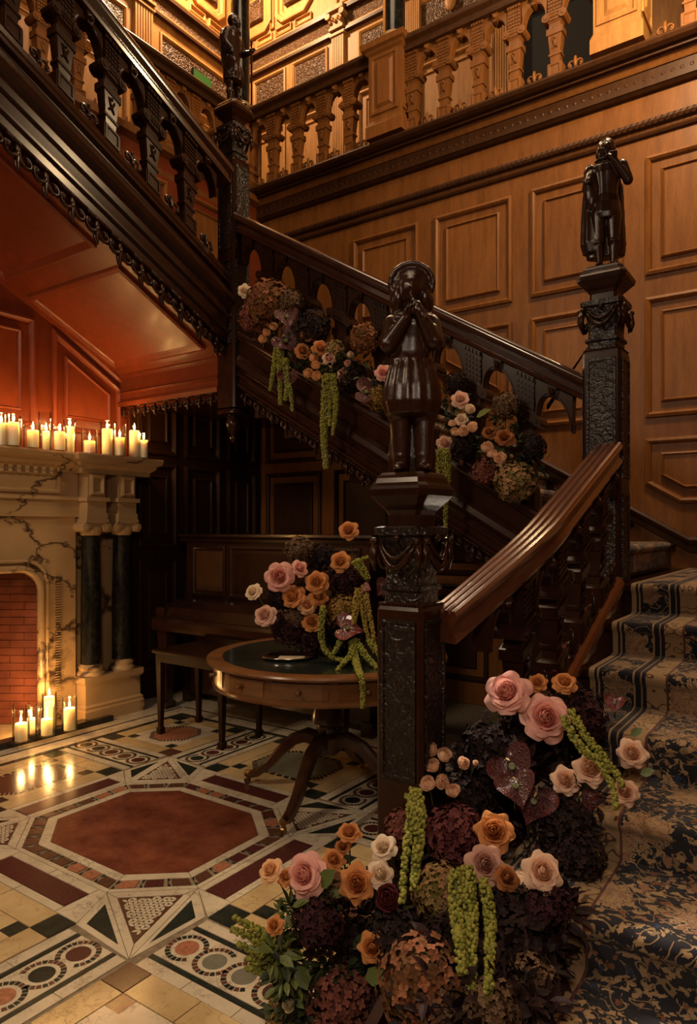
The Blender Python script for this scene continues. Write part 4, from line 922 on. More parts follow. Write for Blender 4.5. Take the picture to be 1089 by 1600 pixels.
# firebox: splayed brick cheek, back, sooty top
ch0, ch1 = Vector((-4.60, 2.785, 0)), Vector((-5.05, 2.47, 0)); cd = (ch1-ch0); CL = cd.length; cd.normalize(); cn = Vector((cd.y, -cd.x, 0))
if cn.y > 0: cn = -cn
b = B(); p = [ch0-cn*.01, ch1-cn*.01, ch1-cn*.06, ch0-cn*.06]; b.add([(q.x, q.y, z) for z in (.04, 1.30) for q in p], [(3,2,1,0),(4,5,6,7),(0,1,5,4),(1,2,6,5),(2,3,7,6),(3,0,4,7)])
b.box((-5.12, .9, .04), (-5.07, 2.52, 1.3)); part('firebox_mortar', b, MORT, fp)
b = B(); b.box((-5.1, .97, 1.16), (-4.60, 2.78, 1.2)); part('firebox_hood', b, SOOT_SHADE, fp)
bh = .0535
for r in range(21):
    x = -.1 if r % 2 else 0.; z0 = .045+r*bh
    while x < CL:
        a, c = max(x, 0)+.002, min(x+.2, CL)-.002; x += .2
        if c-a < .03: continue
        d = random.uniform(0, .004); bb = B(); P = [ch0+cd*a+cn*d, ch0+cd*c+cn*d, ch0+cd*c-cn*.015, ch0+cd*a-cn*.015]
        bb.add([(q.x, q.y, z) for z in (z0+.002, z0+bh-.002) for q in P], [(3,2,1,0),(4,5,6,7),(0,1,5,4),(1,2,6,5),(2,3,7,6),(3,0,4,7)])
        part('brick', bb, BRICKM, fp)
    for i in range(8):
        y0 = 1.0+i*.2-(.1 if r % 2 else 0); bb = B(); bb.box((-5.075, y0+.002, z0+.002), (-5.06+random.uniform(0, .004), min(y0+.198, 2.5), z0+bh-.002)); part('brick', bb, BRICKM, fp)
a0 = on_z(6, 1126, .05); a1 = at(14, 1047, (a0.x*-sin(YAW)+a0.y*cos(YAW)))
an = thing('andiron', 'wrought iron andiron with a ball finial in the firebox', 'andiron', (a0.x, a0.y, .04))
b = B(); b.tube([(a0.x, a0.y, .042), (a0.x, a0.y, a1.z-.12), (a0.x+.005, a0.y+.008, a1.z-.05), (a1.x, a1.y, a1.z-.015)], .010, 8); b.tube([(a0.x-.09, a0.y-.06, .052), (a0.x, a0.y, .10), (a0.x+.05, a0.y+.06, .050)], .010, 6); b.tube([(a0.x, a0.y, .12), (a0.x-.3, a0.y-.08, .12)], .01, 6); part('upright', b, IRON, an, angle=40)
b = B(); b.ball(a1, .024, 12, 8); part('finial', b, IRON, an, smooth=True)

# ---- candles and glass hurricanes
m, nt, b_ = newmat('candle_wax'); b_.inputs['Base Color'].default_value = (.95, .84, .62, 1); b_.inputs['Roughness'].default_value = .45
b_.inputs['Subsurface Weight'].default_value = .85; b_.inputs['Subsurface Radius'].default_value = (1, .55, .25); b_.inputs['Subsurface Scale'].default_value = .07; WAX = m
FLAME = emit('candle_flame', (1, .62, .22), 30)
m, nt, b_ = newmat('clear_glass'); nt.nodes.remove(b_); fr = nd(nt, 'ShaderNodeFresnel', i_IOR=1.22); tr = nd(nt, 'ShaderNodeBsdfTransparent'); tr.inputs[0].default_value = (.96, .95, .93, 1); gl_ = nd(nt, 'ShaderNodeBsdfGlossy'); gl_.inputs['Roughness'].default_value = .03; mx = nd(nt, 'ShaderNodeMixShader')
fm_ = nd(nt, 'ShaderNodeMath', operation='MULTIPLY'); fm_.inputs[1].default_value = .75; nt.links.new(fr.outputs[0], fm_.inputs[0]); nt.links.new(fm_.outputs[0], mx.inputs[0]); nt.links.new(tr.outputs[0], mx.inputs[1]); nt.links.new(gl_.outputs[0], mx.inputs[2]); nt.links.new(mx.outputs[0], nt.nodes['Material Output'].inputs[0]); GLASS = m
CANDLE_W = 2.3
def candle(p, r, h, label, power=1., group='lit pillar candles'):
    t = thing('pillar_candle', label, 'candle', p, group)
    b = B(); b.lathe([(r*.98, 0), (r, .004), (r, h-.006), (r*.92, h), (r*.72, h-.004), (r*.3, h-.010), (0, h-.011)], 20); part('wax', b, WAX, t, angle=50, local=True)
    b = B(); b.tube([(0, 0, h-.012), (.001, 0, h+.008), (.003, .001, h+.014)], .0015, 5); part('wick', b, SOOT_SHADE, t, local=True)
    b = B(); b.lathe([(0, h+.006), (.006, h+.014), (.0075, h+.022), (.005, h+.038), (.0018, h+.052), (0, h+.060)], 10); part('flame', b, FLAME, t, smooth=True, local=True)
    l = point('flame_light', (0, 0, h+.045), CANDLE_W*power, (1, .52, .17), .012); l.parent = t
def hurricane(p, r, h, label):
    b = B(); t_ = .0025; b.lathe([(r*.2, 0), (r, 0), (r, h), (r-t_, h), (r-t_, .003), (r*.2, .003)], 24); b.v = [(x+p[0], y+p[1], z+p[2]) for x, y, z in b.v]
    o = whole('glass_hurricane', b, GLASS, label, 'glass', 'clear glass candle cylinders', angle=40)
CD = [ # px, width px, wax top y, X, glass (px, width, top y) or None, words
 (2, 17, 661, -4.50, (2, 27, 647), 'first lit candle from the left edge on the mantel'), (21, 17, 660, -4.45, (21, 25, 649), 'second lit candle from the left on the mantel'),
 (51.6, 17, 672.5, -4.46, (51, 28, 663), 'third candle from the left on the mantel, in a wide glass'), (72, 11, 674, -4.52, (70, 19, 644), 'slim candle in the tallest glass on the mantel'),
 (93.5, 16.5, 675, -4.46, (91, 26, 665), 'fifth candle on the mantel, left of a taller one'), (108.8, 13, 666.5, -4.52, (111, 19, 656), 'tall sixth candle on the mantel, behind its neighbour'),
 (140, 17, 689, -4.45, (140, 24.5, 670.5), 'short squat candle alone in a glass at the middle of the mantel'), (167.5, 16.5, 670.5, -4.47, (169, 24, 659), 'fat tall candle near the right end of the mantel'),
 (187, 15.5, 684, -4.42, (188, 19, 663), 'shorter candle just right of the fat tall one on the mantel'), (210, 15.5, 673, -4.44, (209.5, 21, 653), 'tall candle second from the right end of the mantel'),
 (224.5, 13.5, 688, -4.40, (224.5, 16, 678), 'small candle at the right end of the mantel')]
for i, (px, w, y, X, g, lab) in enumerate(CD):
    q = on_x(px, y, X); d = q.x*-sin(YAW)+q.y*cos(YAW); z0 = MT+.0025
    candle((q.x, q.y, z0+.004), w*d/2190, q.z-z0-.004, lab, 1.0)
    if g:
        q2 = on_x(g[0], g[2], X); r = g[1]*d/2190
        if (Vector((q2.x, q2.y))-Vector((q.x, q.y))).length + w*d/2190 > r-.003: q2 = Vector((q.x, q.y, q2.z))
        r = max(r, w*d/2190+.006)
        hurricane((q2.x, q2.y, z0), r, q2.z-z0, 'glass around the '+lab)
HD = [(32.8, 18, 1131, 1158, (32, 25, 1100), 'lit candle furthest left on the hearth'), (48.5, 12, 1123, 1147, (52, 17, 1101), 'small candle behind the furthest left one on the hearth'), (77, 16, 1089, 1138, (77, 22, 1083), 'tallest candle at the back of the hearth'),
 (73, 16.5, 1124, 1149, (74, 24, 1103), 'short candle in front of the tallest one on the hearth'), (108.6, 17, 1107, 1141, (108, 23, 1089), 'candle furthest right on the hearth, beside the marble plinth')]
for px, w, y0, y1, g, lab in HD:
    q = on_z(px, y1, .041); d = q.x*-sin(YAW)+q.y*cos(YAW)
    if q.x > -4.52: q.x = q.x
    candle((q.x, q.y, .046), w*d/2190, (y1-y0)*d/1095, lab, 1.25)
    q2 = at(g[0], g[2], d); r = max(g[1]*d/2190, w*d/2190+.006); hurricane((q.x, q.y, .041), r, q2.z-.041, 'glass around the '+lab)

# ================================================================== PIANO, BENCH, DRUM TABLE
pn = thing('upright_piano', 'dark upright piano in the shadow under the stairs', 'piano', (-3.5, 3.95, 0))
PX0, PX1, PY0, PY1, PZ = -4.40, -2.60, 3.97, 4.34, 1.36
b = B(); b.box((PX0, PY0, .08), (PX1, PY1, PZ-.05)); b.box((PX0-.03, PY0-.02, 0), (PX0+.06, PY0+.3, .1)); b.box((PX1-.06, PY0-.02, 0), (PX1+.03, PY0+.3, .1)); part('case', b, PIANO, pn)
b = B(); b.stack([(PZ-.05, .93, .21), (PZ-.03, .94, .22), (PZ-.022, .93, .21), (PZ-.008, .955, .24), (PZ+.01, .95, .235)], cx=(PX0+PX1)/2, cy=(PY0+PY1)/2); part('lid', b, PIANO, pn)
for x0, x1, m in ((PX0+.10, PX0+.42, PIANOP), (PX0+.52, PX1-.52, PIANO), (PX1-.42, PX1-.10, PIANOP)):
    bb = B(); bb.rings(rect(x0, .90, x1, 1.25), [(-.03, 0), (-.03, .012), (-.012, .016), (0, .004), (.004, -.002)], YW(PY0)); part('front_panel', bb, PIANO, pn)
    bb = B(); bb.rings(rect(x0+.015, .915, x1-.015, 1.235), [(0, .0), (.004, .003)], YW(PY0)); part('inlay_panel', bb, m, pn)
b = B(); b.box((PX0, 3.64, .64), (PX1, PY0, .72)); b.sweep([(0,.62),(.025,.625),(.035,.65),(.03,.70),(.015,.725),(0,.73)], [(PX0, 3.64, 0), (PX1, 3.64, 0)]); part('key_bed', b, PIANO, pn)
b = B(); b.add([(x, y, z) for x in (PX0+.05, PX1-.05) for y, z in ((3.66, .725), (3.70, .80), (3.80, .845), (PY0, .86), (PY0, .725))], [(0,1,2,3,4),(9,8,7,6,5),(0,5,6,1),(1,6,7,2),(2,7,8,3),(3,8,9,4),(4,9,5,0)]); part('fall_board', b, PIANO, pn)
for x in (PX0+.05, PX1-.05):
    b = B(); b.box((x-.05, 3.65, .725), (x+.05, PY0, .80)); part('cheek_block', b, PIANO, pn)
    b = B(); b.stack([(.0, .045, .045), (.05, .05, .05), (.07, .03, .03), (.30, .038, .038), (.5, .05, .05), (.60, .055, .055), (.64, .06, .06)], cx=x, cy=3.72); part('leg', b, PIANO, pn)
bn = thing('piano_bench', 'small mahogany bench with tapered legs between the piano and the drum table', 'bench', (-3.52, 3.6, 0))
bx0, bx1, by0, by1 = -3.86, -3.22, 3.20, 3.60
b = B(); b.box((bx0, by0, .50), (bx1, by1, .56)); part('apron', b, BENCHW, bn)
b = B(); b.stack([(.56, .335, .215), (.575, .34, .22), (.585, .335, .215)], cx=(bx0+bx1)/2, cy=(by0+by1)/2); part('seat', b, BENCHW, bn)
for x in (bx0+.025, bx1-.025):
    for y in (by0+.025, by1-.025): b = B(); b.stack([(0, .018, .018), (.04, .022, .022), (.05, .014, .014), (.50, .024, .024)], cx=x, cy=y); part('leg', b, BENCHW, bn)

TC = (-2.21, 2.97); TR = .63
tb = thing('drum_table', 'round mahogany drum table with leather top and small drawers', 'table', (TC[0], TC[1], 0))
b = B(); b.lathe([(0, .735), (TR-.02, .735), (TR-.005, .742), (TR, .75), (TR-.004, .758), (TR-.02, .762), (TR-.075, .762), (TR-.08, .759), (0, .759)], 72, (*TC, 0)); part('tabletop', b, TABW, tb, angle=30)
b = B(); b.lathe([(0, .7592), (TR-.083, .7592), (TR-.083, .7606), (0, .7606)], 64, (*TC, 0)); part('leather_inset', b, LEATH, tb)
b = B(); b.lathe([(0, .615), (TR-.05, .615), (TR-.035, .618), (TR-.03, .628), (TR-.04, .636), (TR-.045, .736), (0, .736)], 72, (*TC, 0)); part('apron', b, TABW, tb, angle=30)
for k in range(12):
    a0, a1 = 2*PI*(k+.07)/12+.16, 2*PI*(k+.93)/12+.16; bb = B(); n = 8; vs = []; fs = []
    for i in range(n+1):
        a = a0+(a1-a0)*i/n
        for r, z in ((TR-.046, .648), (TR-.038, .650), (TR-.038, .724), (TR-.046, .726)): vs.append((TC[0]+r*cos(a), TC[1]+r*sin(a), z))
    for i in range(n):
        o = 4*i
        for q in range(3): fs.append((o+q, o+4+q, o+5+q, o+1+q))
    fs += [(0, 1, 2, 3), (4*n, 4*n+1, 4*n+2, 4*n+3)]; bb.add(vs, fs); D = part('drawer', bb, TABW, tb)
    am = (a0+a1)/2; q = Vector((cos(am), sin(am), 0)); c = Vector((TC[0], TC[1], .687))+q*(TR-.036); bb = B(); bb.tube([c-q*.003, c+q*.006, c+q*.012, c+q*.020, c+q*.024], [.014, .012, .007, .012, .005], 10); part('knob', bb, BRASS if k % 2 == 9 else TABW, D, smooth=True)
b = B(); b.lathe([(.05, .615), (.075, .60), (.07, .57), (.05, .56), (.055, .53), (.075, .47), (.085, .42), (.085, .40), (.055, .385), (.06, .36), (.05, .34), (.075, .325), (.078, .26), (.06, .235), (.02, .215), (0, .21)], 28, (*TC, 0)); part('pedestal', b, TABD, tb, angle=40)
FA = math.atan2(2.516-2.97, -2.114+2.21)
for k in range(4):
    a = FA+k*PI/2; q = Vector((cos(a), sin(a), 0)); pts = []; rs = []
    for r, z in ((.05, .30), (.12, .318), (.20, .285), (.28, .21), (.35, .13), (.42, .075), (.47, .058)): pts.append(Vector((TC[0], TC[1], z))+q*r)
    b = B(); w = Vector((-q.y, q.x, 0)); vs = []; fs = []
    for i, p in enumerate(pts):
        t = (pts[min(i+1, 6)]-pts[max(i-1, 0)]).normalized(); u = Vector((0, 0, 1)); u = (u-t*u.dot(t)).normalized(); hw = .034-.0022*i; hh = .036-.003*i
        for sx, sy in ((-1,-1),(1,-1),(1,.5),(.6,1),(.3,.8),(0,1.05),(-.3,.8),(-.6,1),(-1,.5)): vs.append(p+w*hw*sx+u*hh*sy)
    for i in range(6):
        for j in range(9): fs.append((i*9+j, i*9+(j+1) % 9, i*9+9+(j+1) % 9, i*9+9+j))
    fs += [tuple(range(8,-1,-1)), tuple(range(54, 63))]; b.add(vs, fs); L = part('leg', b, TABD, tb, angle=35)
    e = pts[-1]; b = B(); b.tube([e-q*.01, e+q*.03], [.022, .019], 10); b.tube([e+q*.015+Vector((0,0,-.01)), e+q*.02+Vector((0,0,-.028))], .008, 8); b.tube([e+q*.02-w*.008+Vector((0,0,-.040)), e+q*.02+w*.008+Vector((0,0,-.040))], .018, 14); part('caster', b, BRASS, L, angle=40)
# silver tray and card
tp = on_z(450, 1027, .766); ty = thing('silver_tray', 'shiny oval silver tray holding a card on the drum table', 'tray', (tp.x, tp.y, .7608))
b = B(); b.lathe([(0, .004), (.100, .004), (.118, .012), (.134, .017), (.138, .016), (.134, .011), (.112, .003), (.10, 0), (0, 0)], 48, (0,0,0), lambda x, y, z: (x*cos(YAW)*1.0-y*sin(YAW)*.82, x*sin(YAW)*1.0+y*cos(YAW)*.82, z)); part('dish', b, SILV, ty, smooth=True, local=True)
b = B(); cs = [(-.05, -.04), (.08, -.05), (.085, .03), (-.045, .04)]; cc = [(tp.x+x*cos(YAW)-y*sin(YAW), tp.y+x*sin(YAW)+y*cos(YAW)) for x, y in cs]
b.add([(x, y, .7652) for x, y in cc]+[(x, y, .7668) for x, y in cc], [(3,2,1,0),(4,5,6,7),(0,1,5,4),(1,2,6,5),(2,3,7,6),(3,0,4,7)]); whole('card', b, PAPER, 'cream paper card lying on the silver tray', 'card')
bw = thing('flower_bowl', 'dark bowl holding the flower arrangement on the drum table', 'bowl', (-2.15, 3.0, .7608))
b = B(); b.lathe([(0, 0), (.05, 0), (.055, .008), (.035, .02), (.06, .05), (.10, .09), (.105, .12), (.095, .12), (.05, .06), (0, .05)], 28); part('basin', b, IRON, bw, smooth=True, local=True)
# ================================================================== STAIR CARPET
m, nt, b_ = newmat('persian_stair_carpet'); uv = nd(nt, 'ShaderNodeUVMap', uv_map='run'); sx = nd(nt, 'ShaderNodeSeparateXYZ'); nt.links.new(uv.outputs[0], sx.inputs[0])
nz = nd(nt, 'ShaderNodeTexNoise', i_Scale=26., i_Detail=3.); nt.links.new(uv.outputs[0], nz.inputs['Vector'])
wv = nd(nt, 'ShaderNodeMix', data_type='RGBA', blend_type='LINEAR_LIGHT'); wv.inputs[0].default_value = .045; nt.links.new(uv.outputs[0], wv.inputs[6]); nt.links.new(nz.outputs['Color'], wv.inputs[7])
def vor(scale, feat, out='Distance', src=None):
    v = nd(nt, 'ShaderNodeTexVoronoi', feature=feat, i_Scale=scale); nt.links.new(src or wv.outputs[2], v.inputs['Vector']); return v.outputs[out]
bigp = nd(nt, 'ShaderNodeTexVoronoi', feature='F1', i_Scale=6.0); nt.links.new(wv.outputs[2], bigp.inputs['Vector']); bigp.inputs['Randomness'].default_value = .75
dl = nd(nt, 'ShaderNodeVectorMath', operation='SUBTRACT'); nt.links.new(wv.outputs[2], dl.inputs[0]); nt.links.new(bigp.outputs['Position'], dl.inputs[1]); ds = nd(nt, 'ShaderNodeSeparateXYZ'); nt.links.new(dl.outputs[0], ds.inputs[0])
an_ = nd(nt, 'ShaderNodeMath', operation='ARCTAN2'); nt.links.new(ds.outputs[1], an_.inputs[0]); nt.links.new(ds.outputs[0], an_.inputs[1])
def osc(k, ph): 
    a = nd(nt, 'ShaderNodeMath', operation='MULTIPLY_ADD'); nt.links.new(an_.outputs[0], a.inputs[0]); a.inputs[1].default_value = k; a.inputs[2].default_value = ph
    c_ = nd(nt, 'ShaderNodeMath', operation='COSINE'); nt.links.new(a.outputs[0], c_.inputs[0]); return c_.outputs[0]
p1_ = nd(nt, 'ShaderNodeMath', operation='MULTIPLY_ADD'); nt.links.new(osc(9, 0), p1_.inputs[0]); p1_.inputs[1].default_value = .05; nt.links.new(bigp.outputs['Distance'], p1_.inputs[2])
p2_ = nd(nt, 'ShaderNodeMath', operation='MULTIPLY_ADD'); nt.links.new(osc(17, 1), p2_.inputs[0]); p2_.inputs[1].default_value = .03; nt.links.new(p1_.outputs[0], p2_.inputs[2])
fine = vor(90., 'F1'); finec = vor(90., 'F1', 'Color'); leafc = vor(38., 'F1', 'Color'); edge_ = vor(22., 'DISTANCE_TO_EDGE')
NAVY, CRM, RUST, PINKC, BLU = (.012, .012, .017), (.28, .185, .098), (.15, .058, .026), (.22, .115, .068), (.022, .030, .055)
petm = nd(nt, 'ShaderNodeMath', operation='MULTIPLY_ADD'); nt.links.new(fine, petm.inputs[0]); petm.inputs[1].default_value = .16; nt.links.new(p2_.outputs[0], petm.inputs[2])
flr = ramp(nt, petm.outputs[0], [(0, RUST), (.13, CRM), (.21, (.14, .07, .04)), (.25, CRM), (.34, PINKC), (.40, (.12, .06, .04)), (.43, CRM), (.53, NAVY)], 'CONSTANT')
isf = nd(nt, 'ShaderNodeMath', operation='LESS_THAN'); nt.links.new(petm.outputs[0], isf.inputs[0]); isf.inputs[1].default_value = .55
sb = nd(nt, 'ShaderNodeSeparateColor'); nt.links.new(bigp.outputs['Color'], sb.inputs[0])
pick = nd(nt, 'ShaderNodeMath', operation='GREATER_THAN'); nt.links.new(sb.outputs[1], pick.inputs[0]); pick.inputs[1].default_value = .22
both = nd(nt, 'ShaderNodeMath', operation='MULTIPLY'); nt.links.new(isf.outputs[0], both.inputs[0]); nt.links.new(pick.outputs[0], both.inputs[1])
sl_ = nd(nt, 'ShaderNodeSeparateColor'); nt.links.new(leafc, sl_.inputs[0]); sc_ = nd(nt, 'ShaderNodeSeparateColor'); nt.links.new(finec, sc_.inputs[0])
lv = nd(nt, 'ShaderNodeTexVoronoi', feature='F1', i_Scale=34.); nt.links.new(wv.outputs[2], lv.inputs['Vector']); ls_ = nd(nt, 'ShaderNodeSeparateColor'); nt.links.new(lv.outputs['Color'], ls_.inputs[0])
lm = nd(nt, 'ShaderNodeMath', operation='MULTIPLY_ADD'); nt.links.new(fine, lm.inputs[0]); lm.inputs[1].default_value = .30; nt.links.new(lv.outputs['Distance'], lm.inputs[2])
lin = nd(nt, 'ShaderNodeMath', operation='LESS_THAN'); nt.links.new(lm.outputs[0], lin.inputs[0]); lin.inputs[1].default_value = .62
lcol = ramp(nt, ls_.outputs[0], [(0, NAVY), (.24, CRM), (.52, (.17, .115, .062)), (.66, PINKC), (.80, CRM), (.90, RUST), (.95, BLU)], 'CONSTANT')
cn_ = nd(nt, 'ShaderNodeTexNoise', i_Scale=15., i_Detail=1.); nt.links.new(uv.outputs[0], cn_.inputs['Vector'])
cc_ = nd(nt, 'ShaderNodeMath', operation='MULTIPLY'); nt.links.new(cn_.outputs[0], cc_.inputs[0]); cc_.inputs[1].default_value = 5.; cf_ = nd(nt, 'ShaderNodeMath', operation='FRACT'); nt.links.new(cc_.outputs[0], cf_.inputs[0])
vine = nd(nt, 'ShaderNodeMath', operation='LESS_THAN'); nt.links.new(cf_.outputs[0], vine.inputs[0]); vine.inputs[1].default_value = .16
base_ = mixc(nt, vine.outputs[0], NAVY, (.20, .135, .072)); fieldc = mixc(nt, lin.outputs[0], base_, lcol.outputs[0]); fieldc = mixc(nt, both.outputs[0], fieldc, flr.outputs[0])
# border bands across the width (u measured from the left carpet edge)
def band(a, b2):
    g = nd(nt, 'ShaderNodeMath', operation='COMPARE'); nt.links.new(sx.outputs[0], g.inputs[0]); g.inputs[1].default_value = (a+b2)/2; g.inputs[2].default_value = (b2-a)/2; return g.outputs[0]
dark = mixc(nt, both.outputs[0], mixc(nt, band(-9, 9), NAVY, NAVY), flr.outputs[0]); darkv = mixc(nt, vine.outputs[0], dark, (.16, .105, .06))
tan = mixc(nt, vine.outputs[0], mixc(nt, isf.outputs[0], CRM, (.26, .17, .085)), (.07, .04, .025))
col = fieldc
for a, b2, cc in ((0, .022, (.28, .19, .095)), (.022, .032, NAVY), (.032, .040, CRM), (.040, .052, NAVY), (.052, .165, darkv), (.165, .172, CRM), (.172, .192, NAVY), (.192, .198, (.2, .13, .07)), (.198, .212, NAVY), (.212, .282, tan), (.282, .290, (.085, .03, .02))):
    col = mixc(nt, band(a, b2), col, cc)
nt.links.new(col, b_.inputs['Base Color']); b_.inputs['Roughness'].default_value = .95; b_.inputs['Specular IOR Level'].default_value = .1
pl = nd(nt, 'ShaderNodeTexNoise', i_Scale=400.); nt.links.new(uv.outputs[0], pl.inputs['Vector']); bump(nt, b_, pl.outputs[0], .5, .004); b_.inputs['Sheen Weight'].default_value = .15
CARP = m
def carpet(name, prof, w0, w1, place, nw, label=None, parent=None, seam=True):
    """prof: (run, height) polyline up the steps; place(run, w, height) -> world"""
    n = len(prof); ws = [w0+(w1-w0)*i/nw for i in range(nw+1)]; vs = []; uvs = []; fs = []; L = 0; Ls = [0]
    for i in range(1, n): L += math.dist(prof[i], prof[i-1]); Ls.append(L)
    for side, off in ((0, 0.), (1, -.008)):
        for i, (r, z) in enumerate(prof):
            t = Vector((prof[min(i+1, n-1)][0]-prof[max(i-1, 0)][0], prof[min(i+1, n-1)][1]-prof[max(i-1, 0)][1])).normalized(); nn = (-t.y, t.x)
            for w in ws:
                e = 1 if (w in (ws[0], ws[-1])) and side == 0 else 0
                vs.append(place(r+nn[0]*(off-.004*e), w, z+nn[1]*(off-.004*e))); uvs.append((w-w0, Ls[i]))
    m_ = nw+1; N = n*m_
    for i in range(n-1):
        for k in range(nw): fs.append((i*m_+k, i*m_+k+1, i*m_+m_+k+1, i*m_+m_+k)); fs.append((N+i*m_+k, N+i*m_+m_+k, N+i*m_+m_+k+1, N+i*m_+k+1))
        for k in (0, nw): fs.append((i*m_+k, i*m_+m_+k, N+i*m_+m_+k, N+i*m_+k))
    me = bpy.data.meshes.new(name); me.from_pydata([tuple(v) for v in vs], [], fs); ul = me.uv_layers.new(name='run')
    for lp in me.loops: ul.data[lp.index].uv = uvs[lp.vertex_index]
    bm = bmesh.new(); bm.from_mesh(me); bmesh.ops.recalc_face_normals(bm, faces=bm.faces); bm.to_mesh(me); bm.free()
    me.materials.append(CARP); me.shade_smooth(); me.set_sharp_from_angle(angle=math.radians(75)); return link(name, me, parent)
def stair_prof(n, start, g, rise, z0, first, tail):
    """nosing profile: run grows uphill"""
    P = [(first, z0+.002)] if first is not None else []
    for k in range(n):
        x = start+g*k; z = z0+rise*k
        P += [(x+.012, z+.02), (x+.008, z+rise-.05)]
        for i in range(7): a = -PI/2*.6+(PI/2*1.6)*i/6; P.append((x+.014-.026*cos(a), z+rise-.014+.026*sin(a)))
        P += [(x+.10, z+rise+.012), (x+g-.02, z+rise+.012)]
    P += [(tail, P[-1][1])]; return P
pr = stair_prof(8, NY(7), STEP_G, STEP_R, 0, None, 5.08)
ca = carpet('stair_carpet', pr, -.807, .62, lambda r, w, z: (w, r, z), 14); tag(ca, 'patterned floral carpet running up the lowest stair flight and landing', 'carpet', 'stair carpets')
pr = stair_prof(9, .90, .268, .160, 1.160, None, 3.35)
cb = carpet('stair_carpet', pr, 3.78, 4.93, lambda r, w, z: (-r, w, z), 12); tag(cb, 'patterned carpet turning up the second flight behind the landing newel', 'carpet', 'stair carpets')
# ================================================================== FLOWERS
def tintmat(name, c0, c1, rough=.5, coat=0., spec=.4, sss=0., bmp=0., tl=0.):
    m, nt, b = newmat(name); a = nd(nt, 'ShaderNodeAttribute', attribute_name='tint')
    n = nd(nt, 'ShaderNodeTexNoise', i_Scale=14., i_Detail=3.); nt.links.new(coords(nt), n.inputs['Vector'])
    s = nd(nt, 'ShaderNodeMath', operation='MULTIPLY_ADD'); nt.links.new(n.outputs[0], s.inputs[0]); s.inputs[1].default_value = .5; nt.links.new(a.outputs['Fac'], s.inputs[2])
    r = ramp(nt, s.outputs[0], [(.25, c0), (1.15, c1)]); nt.links.new(r.outputs[0], b.inputs['Base Color'])
    b.inputs['Roughness'].default_value = rough; b.inputs['Coat Weight'].default_value = coat; b.inputs['Specular IOR Level'].default_value = spec
    if sss: b.inputs['Subsurface Weight'].default_value = sss; b.inputs['Subsurface Radius'].default_value = (1, .5, .35); b.inputs['Subsurface Scale'].default_value = .01
    if bmp: bump(nt, b, n.outputs[0], bmp, .01)
    if tl:
        t = nd(nt, 'ShaderNodeBsdfTranslucent'); nt.links.new(r.outputs[0], t.inputs[0]); mx = nd(nt, 'ShaderNodeMixShader'); mx.inputs[0].default_value = tl; out = nt.nodes['Material Output']
        nt.links.new(b.outputs[0], mx.inputs[1]); nt.links.new(t.outputs[0], mx.inputs[2]); nt.links.new(mx.outputs[0], out.inputs[0])
    return m
def tinted(name, b, tint, mat, smooth=True):
    me = bpy.data.meshes.new(name); me.from_pydata([tuple(p) for p in b.v], [], b.f); at_ = me.attributes.new('tint', 'FLOAT', 'POINT'); at_.data.foreach_set('value', tint)
    me.materials.append(mat)
    if smooth: me.shade_smooth()
    return me
PET = {k: tintmat('petal_'+k, a, c, .6, 0, .15, .0, 0., .38) for k, (a, c) in dict(
    pink=((.74, .30, .25), (.86, .52, .45)), blush=((.72, .42, .32), (.84, .58, .46)), cream=((.78, .60, .42), (.86, .72, .54)), peach=((.86, .54, .35), (.92, .70, .51)),
    toffee=((.52, .19, .06), (.68, .31, .11)), beige=((.72, .44, .30), (.88, .64, .48)), mauve=((.52, .28, .21), (.66, .40, .32)), brown=((.31, .10, .036), (.42, .17, .06)), apricot=((.80, .44, .20), (.88, .58, .32)), white=((.6, .52, .34), (.7, .62, .42)), wine=((.10, .018, .022), (.18, .04, .045))).items()}
HYD = {k: tintmat('hydrangea_'+k, a, c, .75, 0, .08) for k, (a, c) in dict(
    plum=((.012, .005, .006), (.045, .016, .019)), black=((.008, .005, .005), (.03, .018, .016)), burgundy=((.055, .012, .014), (.15, .05, .05)), antique=((.11, .10, .025), (.34, .19, .095)), rust=((.075, .040, .015), (.22, .085, .042)),
    rosy=((.085, .028, .022), (.20, .07, .05)), umber=((.06, .035, .02), (.14, .085, .05)), olive=((.12, .08, .02), (.30, .17, .05))).items()}
LEAF = tintmat('leaf_dark', (.012, .018, .008), (.045, .06, .022), .55, .0, .3); LEAFG = tintmat('leaf_green', (.05, .075, .015), (.14, .17, .045), .45, 0, .4); LEAFP = tintmat('leaf_plum', (.008, .004, .004), (.026, .011, .011), .65, 0, .2)
STEM = plain('stem_green', (.10, .12, .03), .5)
AMA = tintmat('amaranth_lime', (.13, .145, .022), (.27, .26, .05), .6, 0, .2); AMAY = tintmat('amaranth_gold', (.24, .17, .03), (.40, .28, .06), .6, 0, .2)
ANT = tintmat('anthurium_wine', (.028, .0028, .0028), (.075, .006, .005), .22, .1, .45, 0, .6); ANTR = tintmat('anthurium_red', (.07, .007, .005), (.14, .014, .010), .2, .6, .6, 0, .3)
SPAD = plain('spadix', (.42, .30, .14), .5)
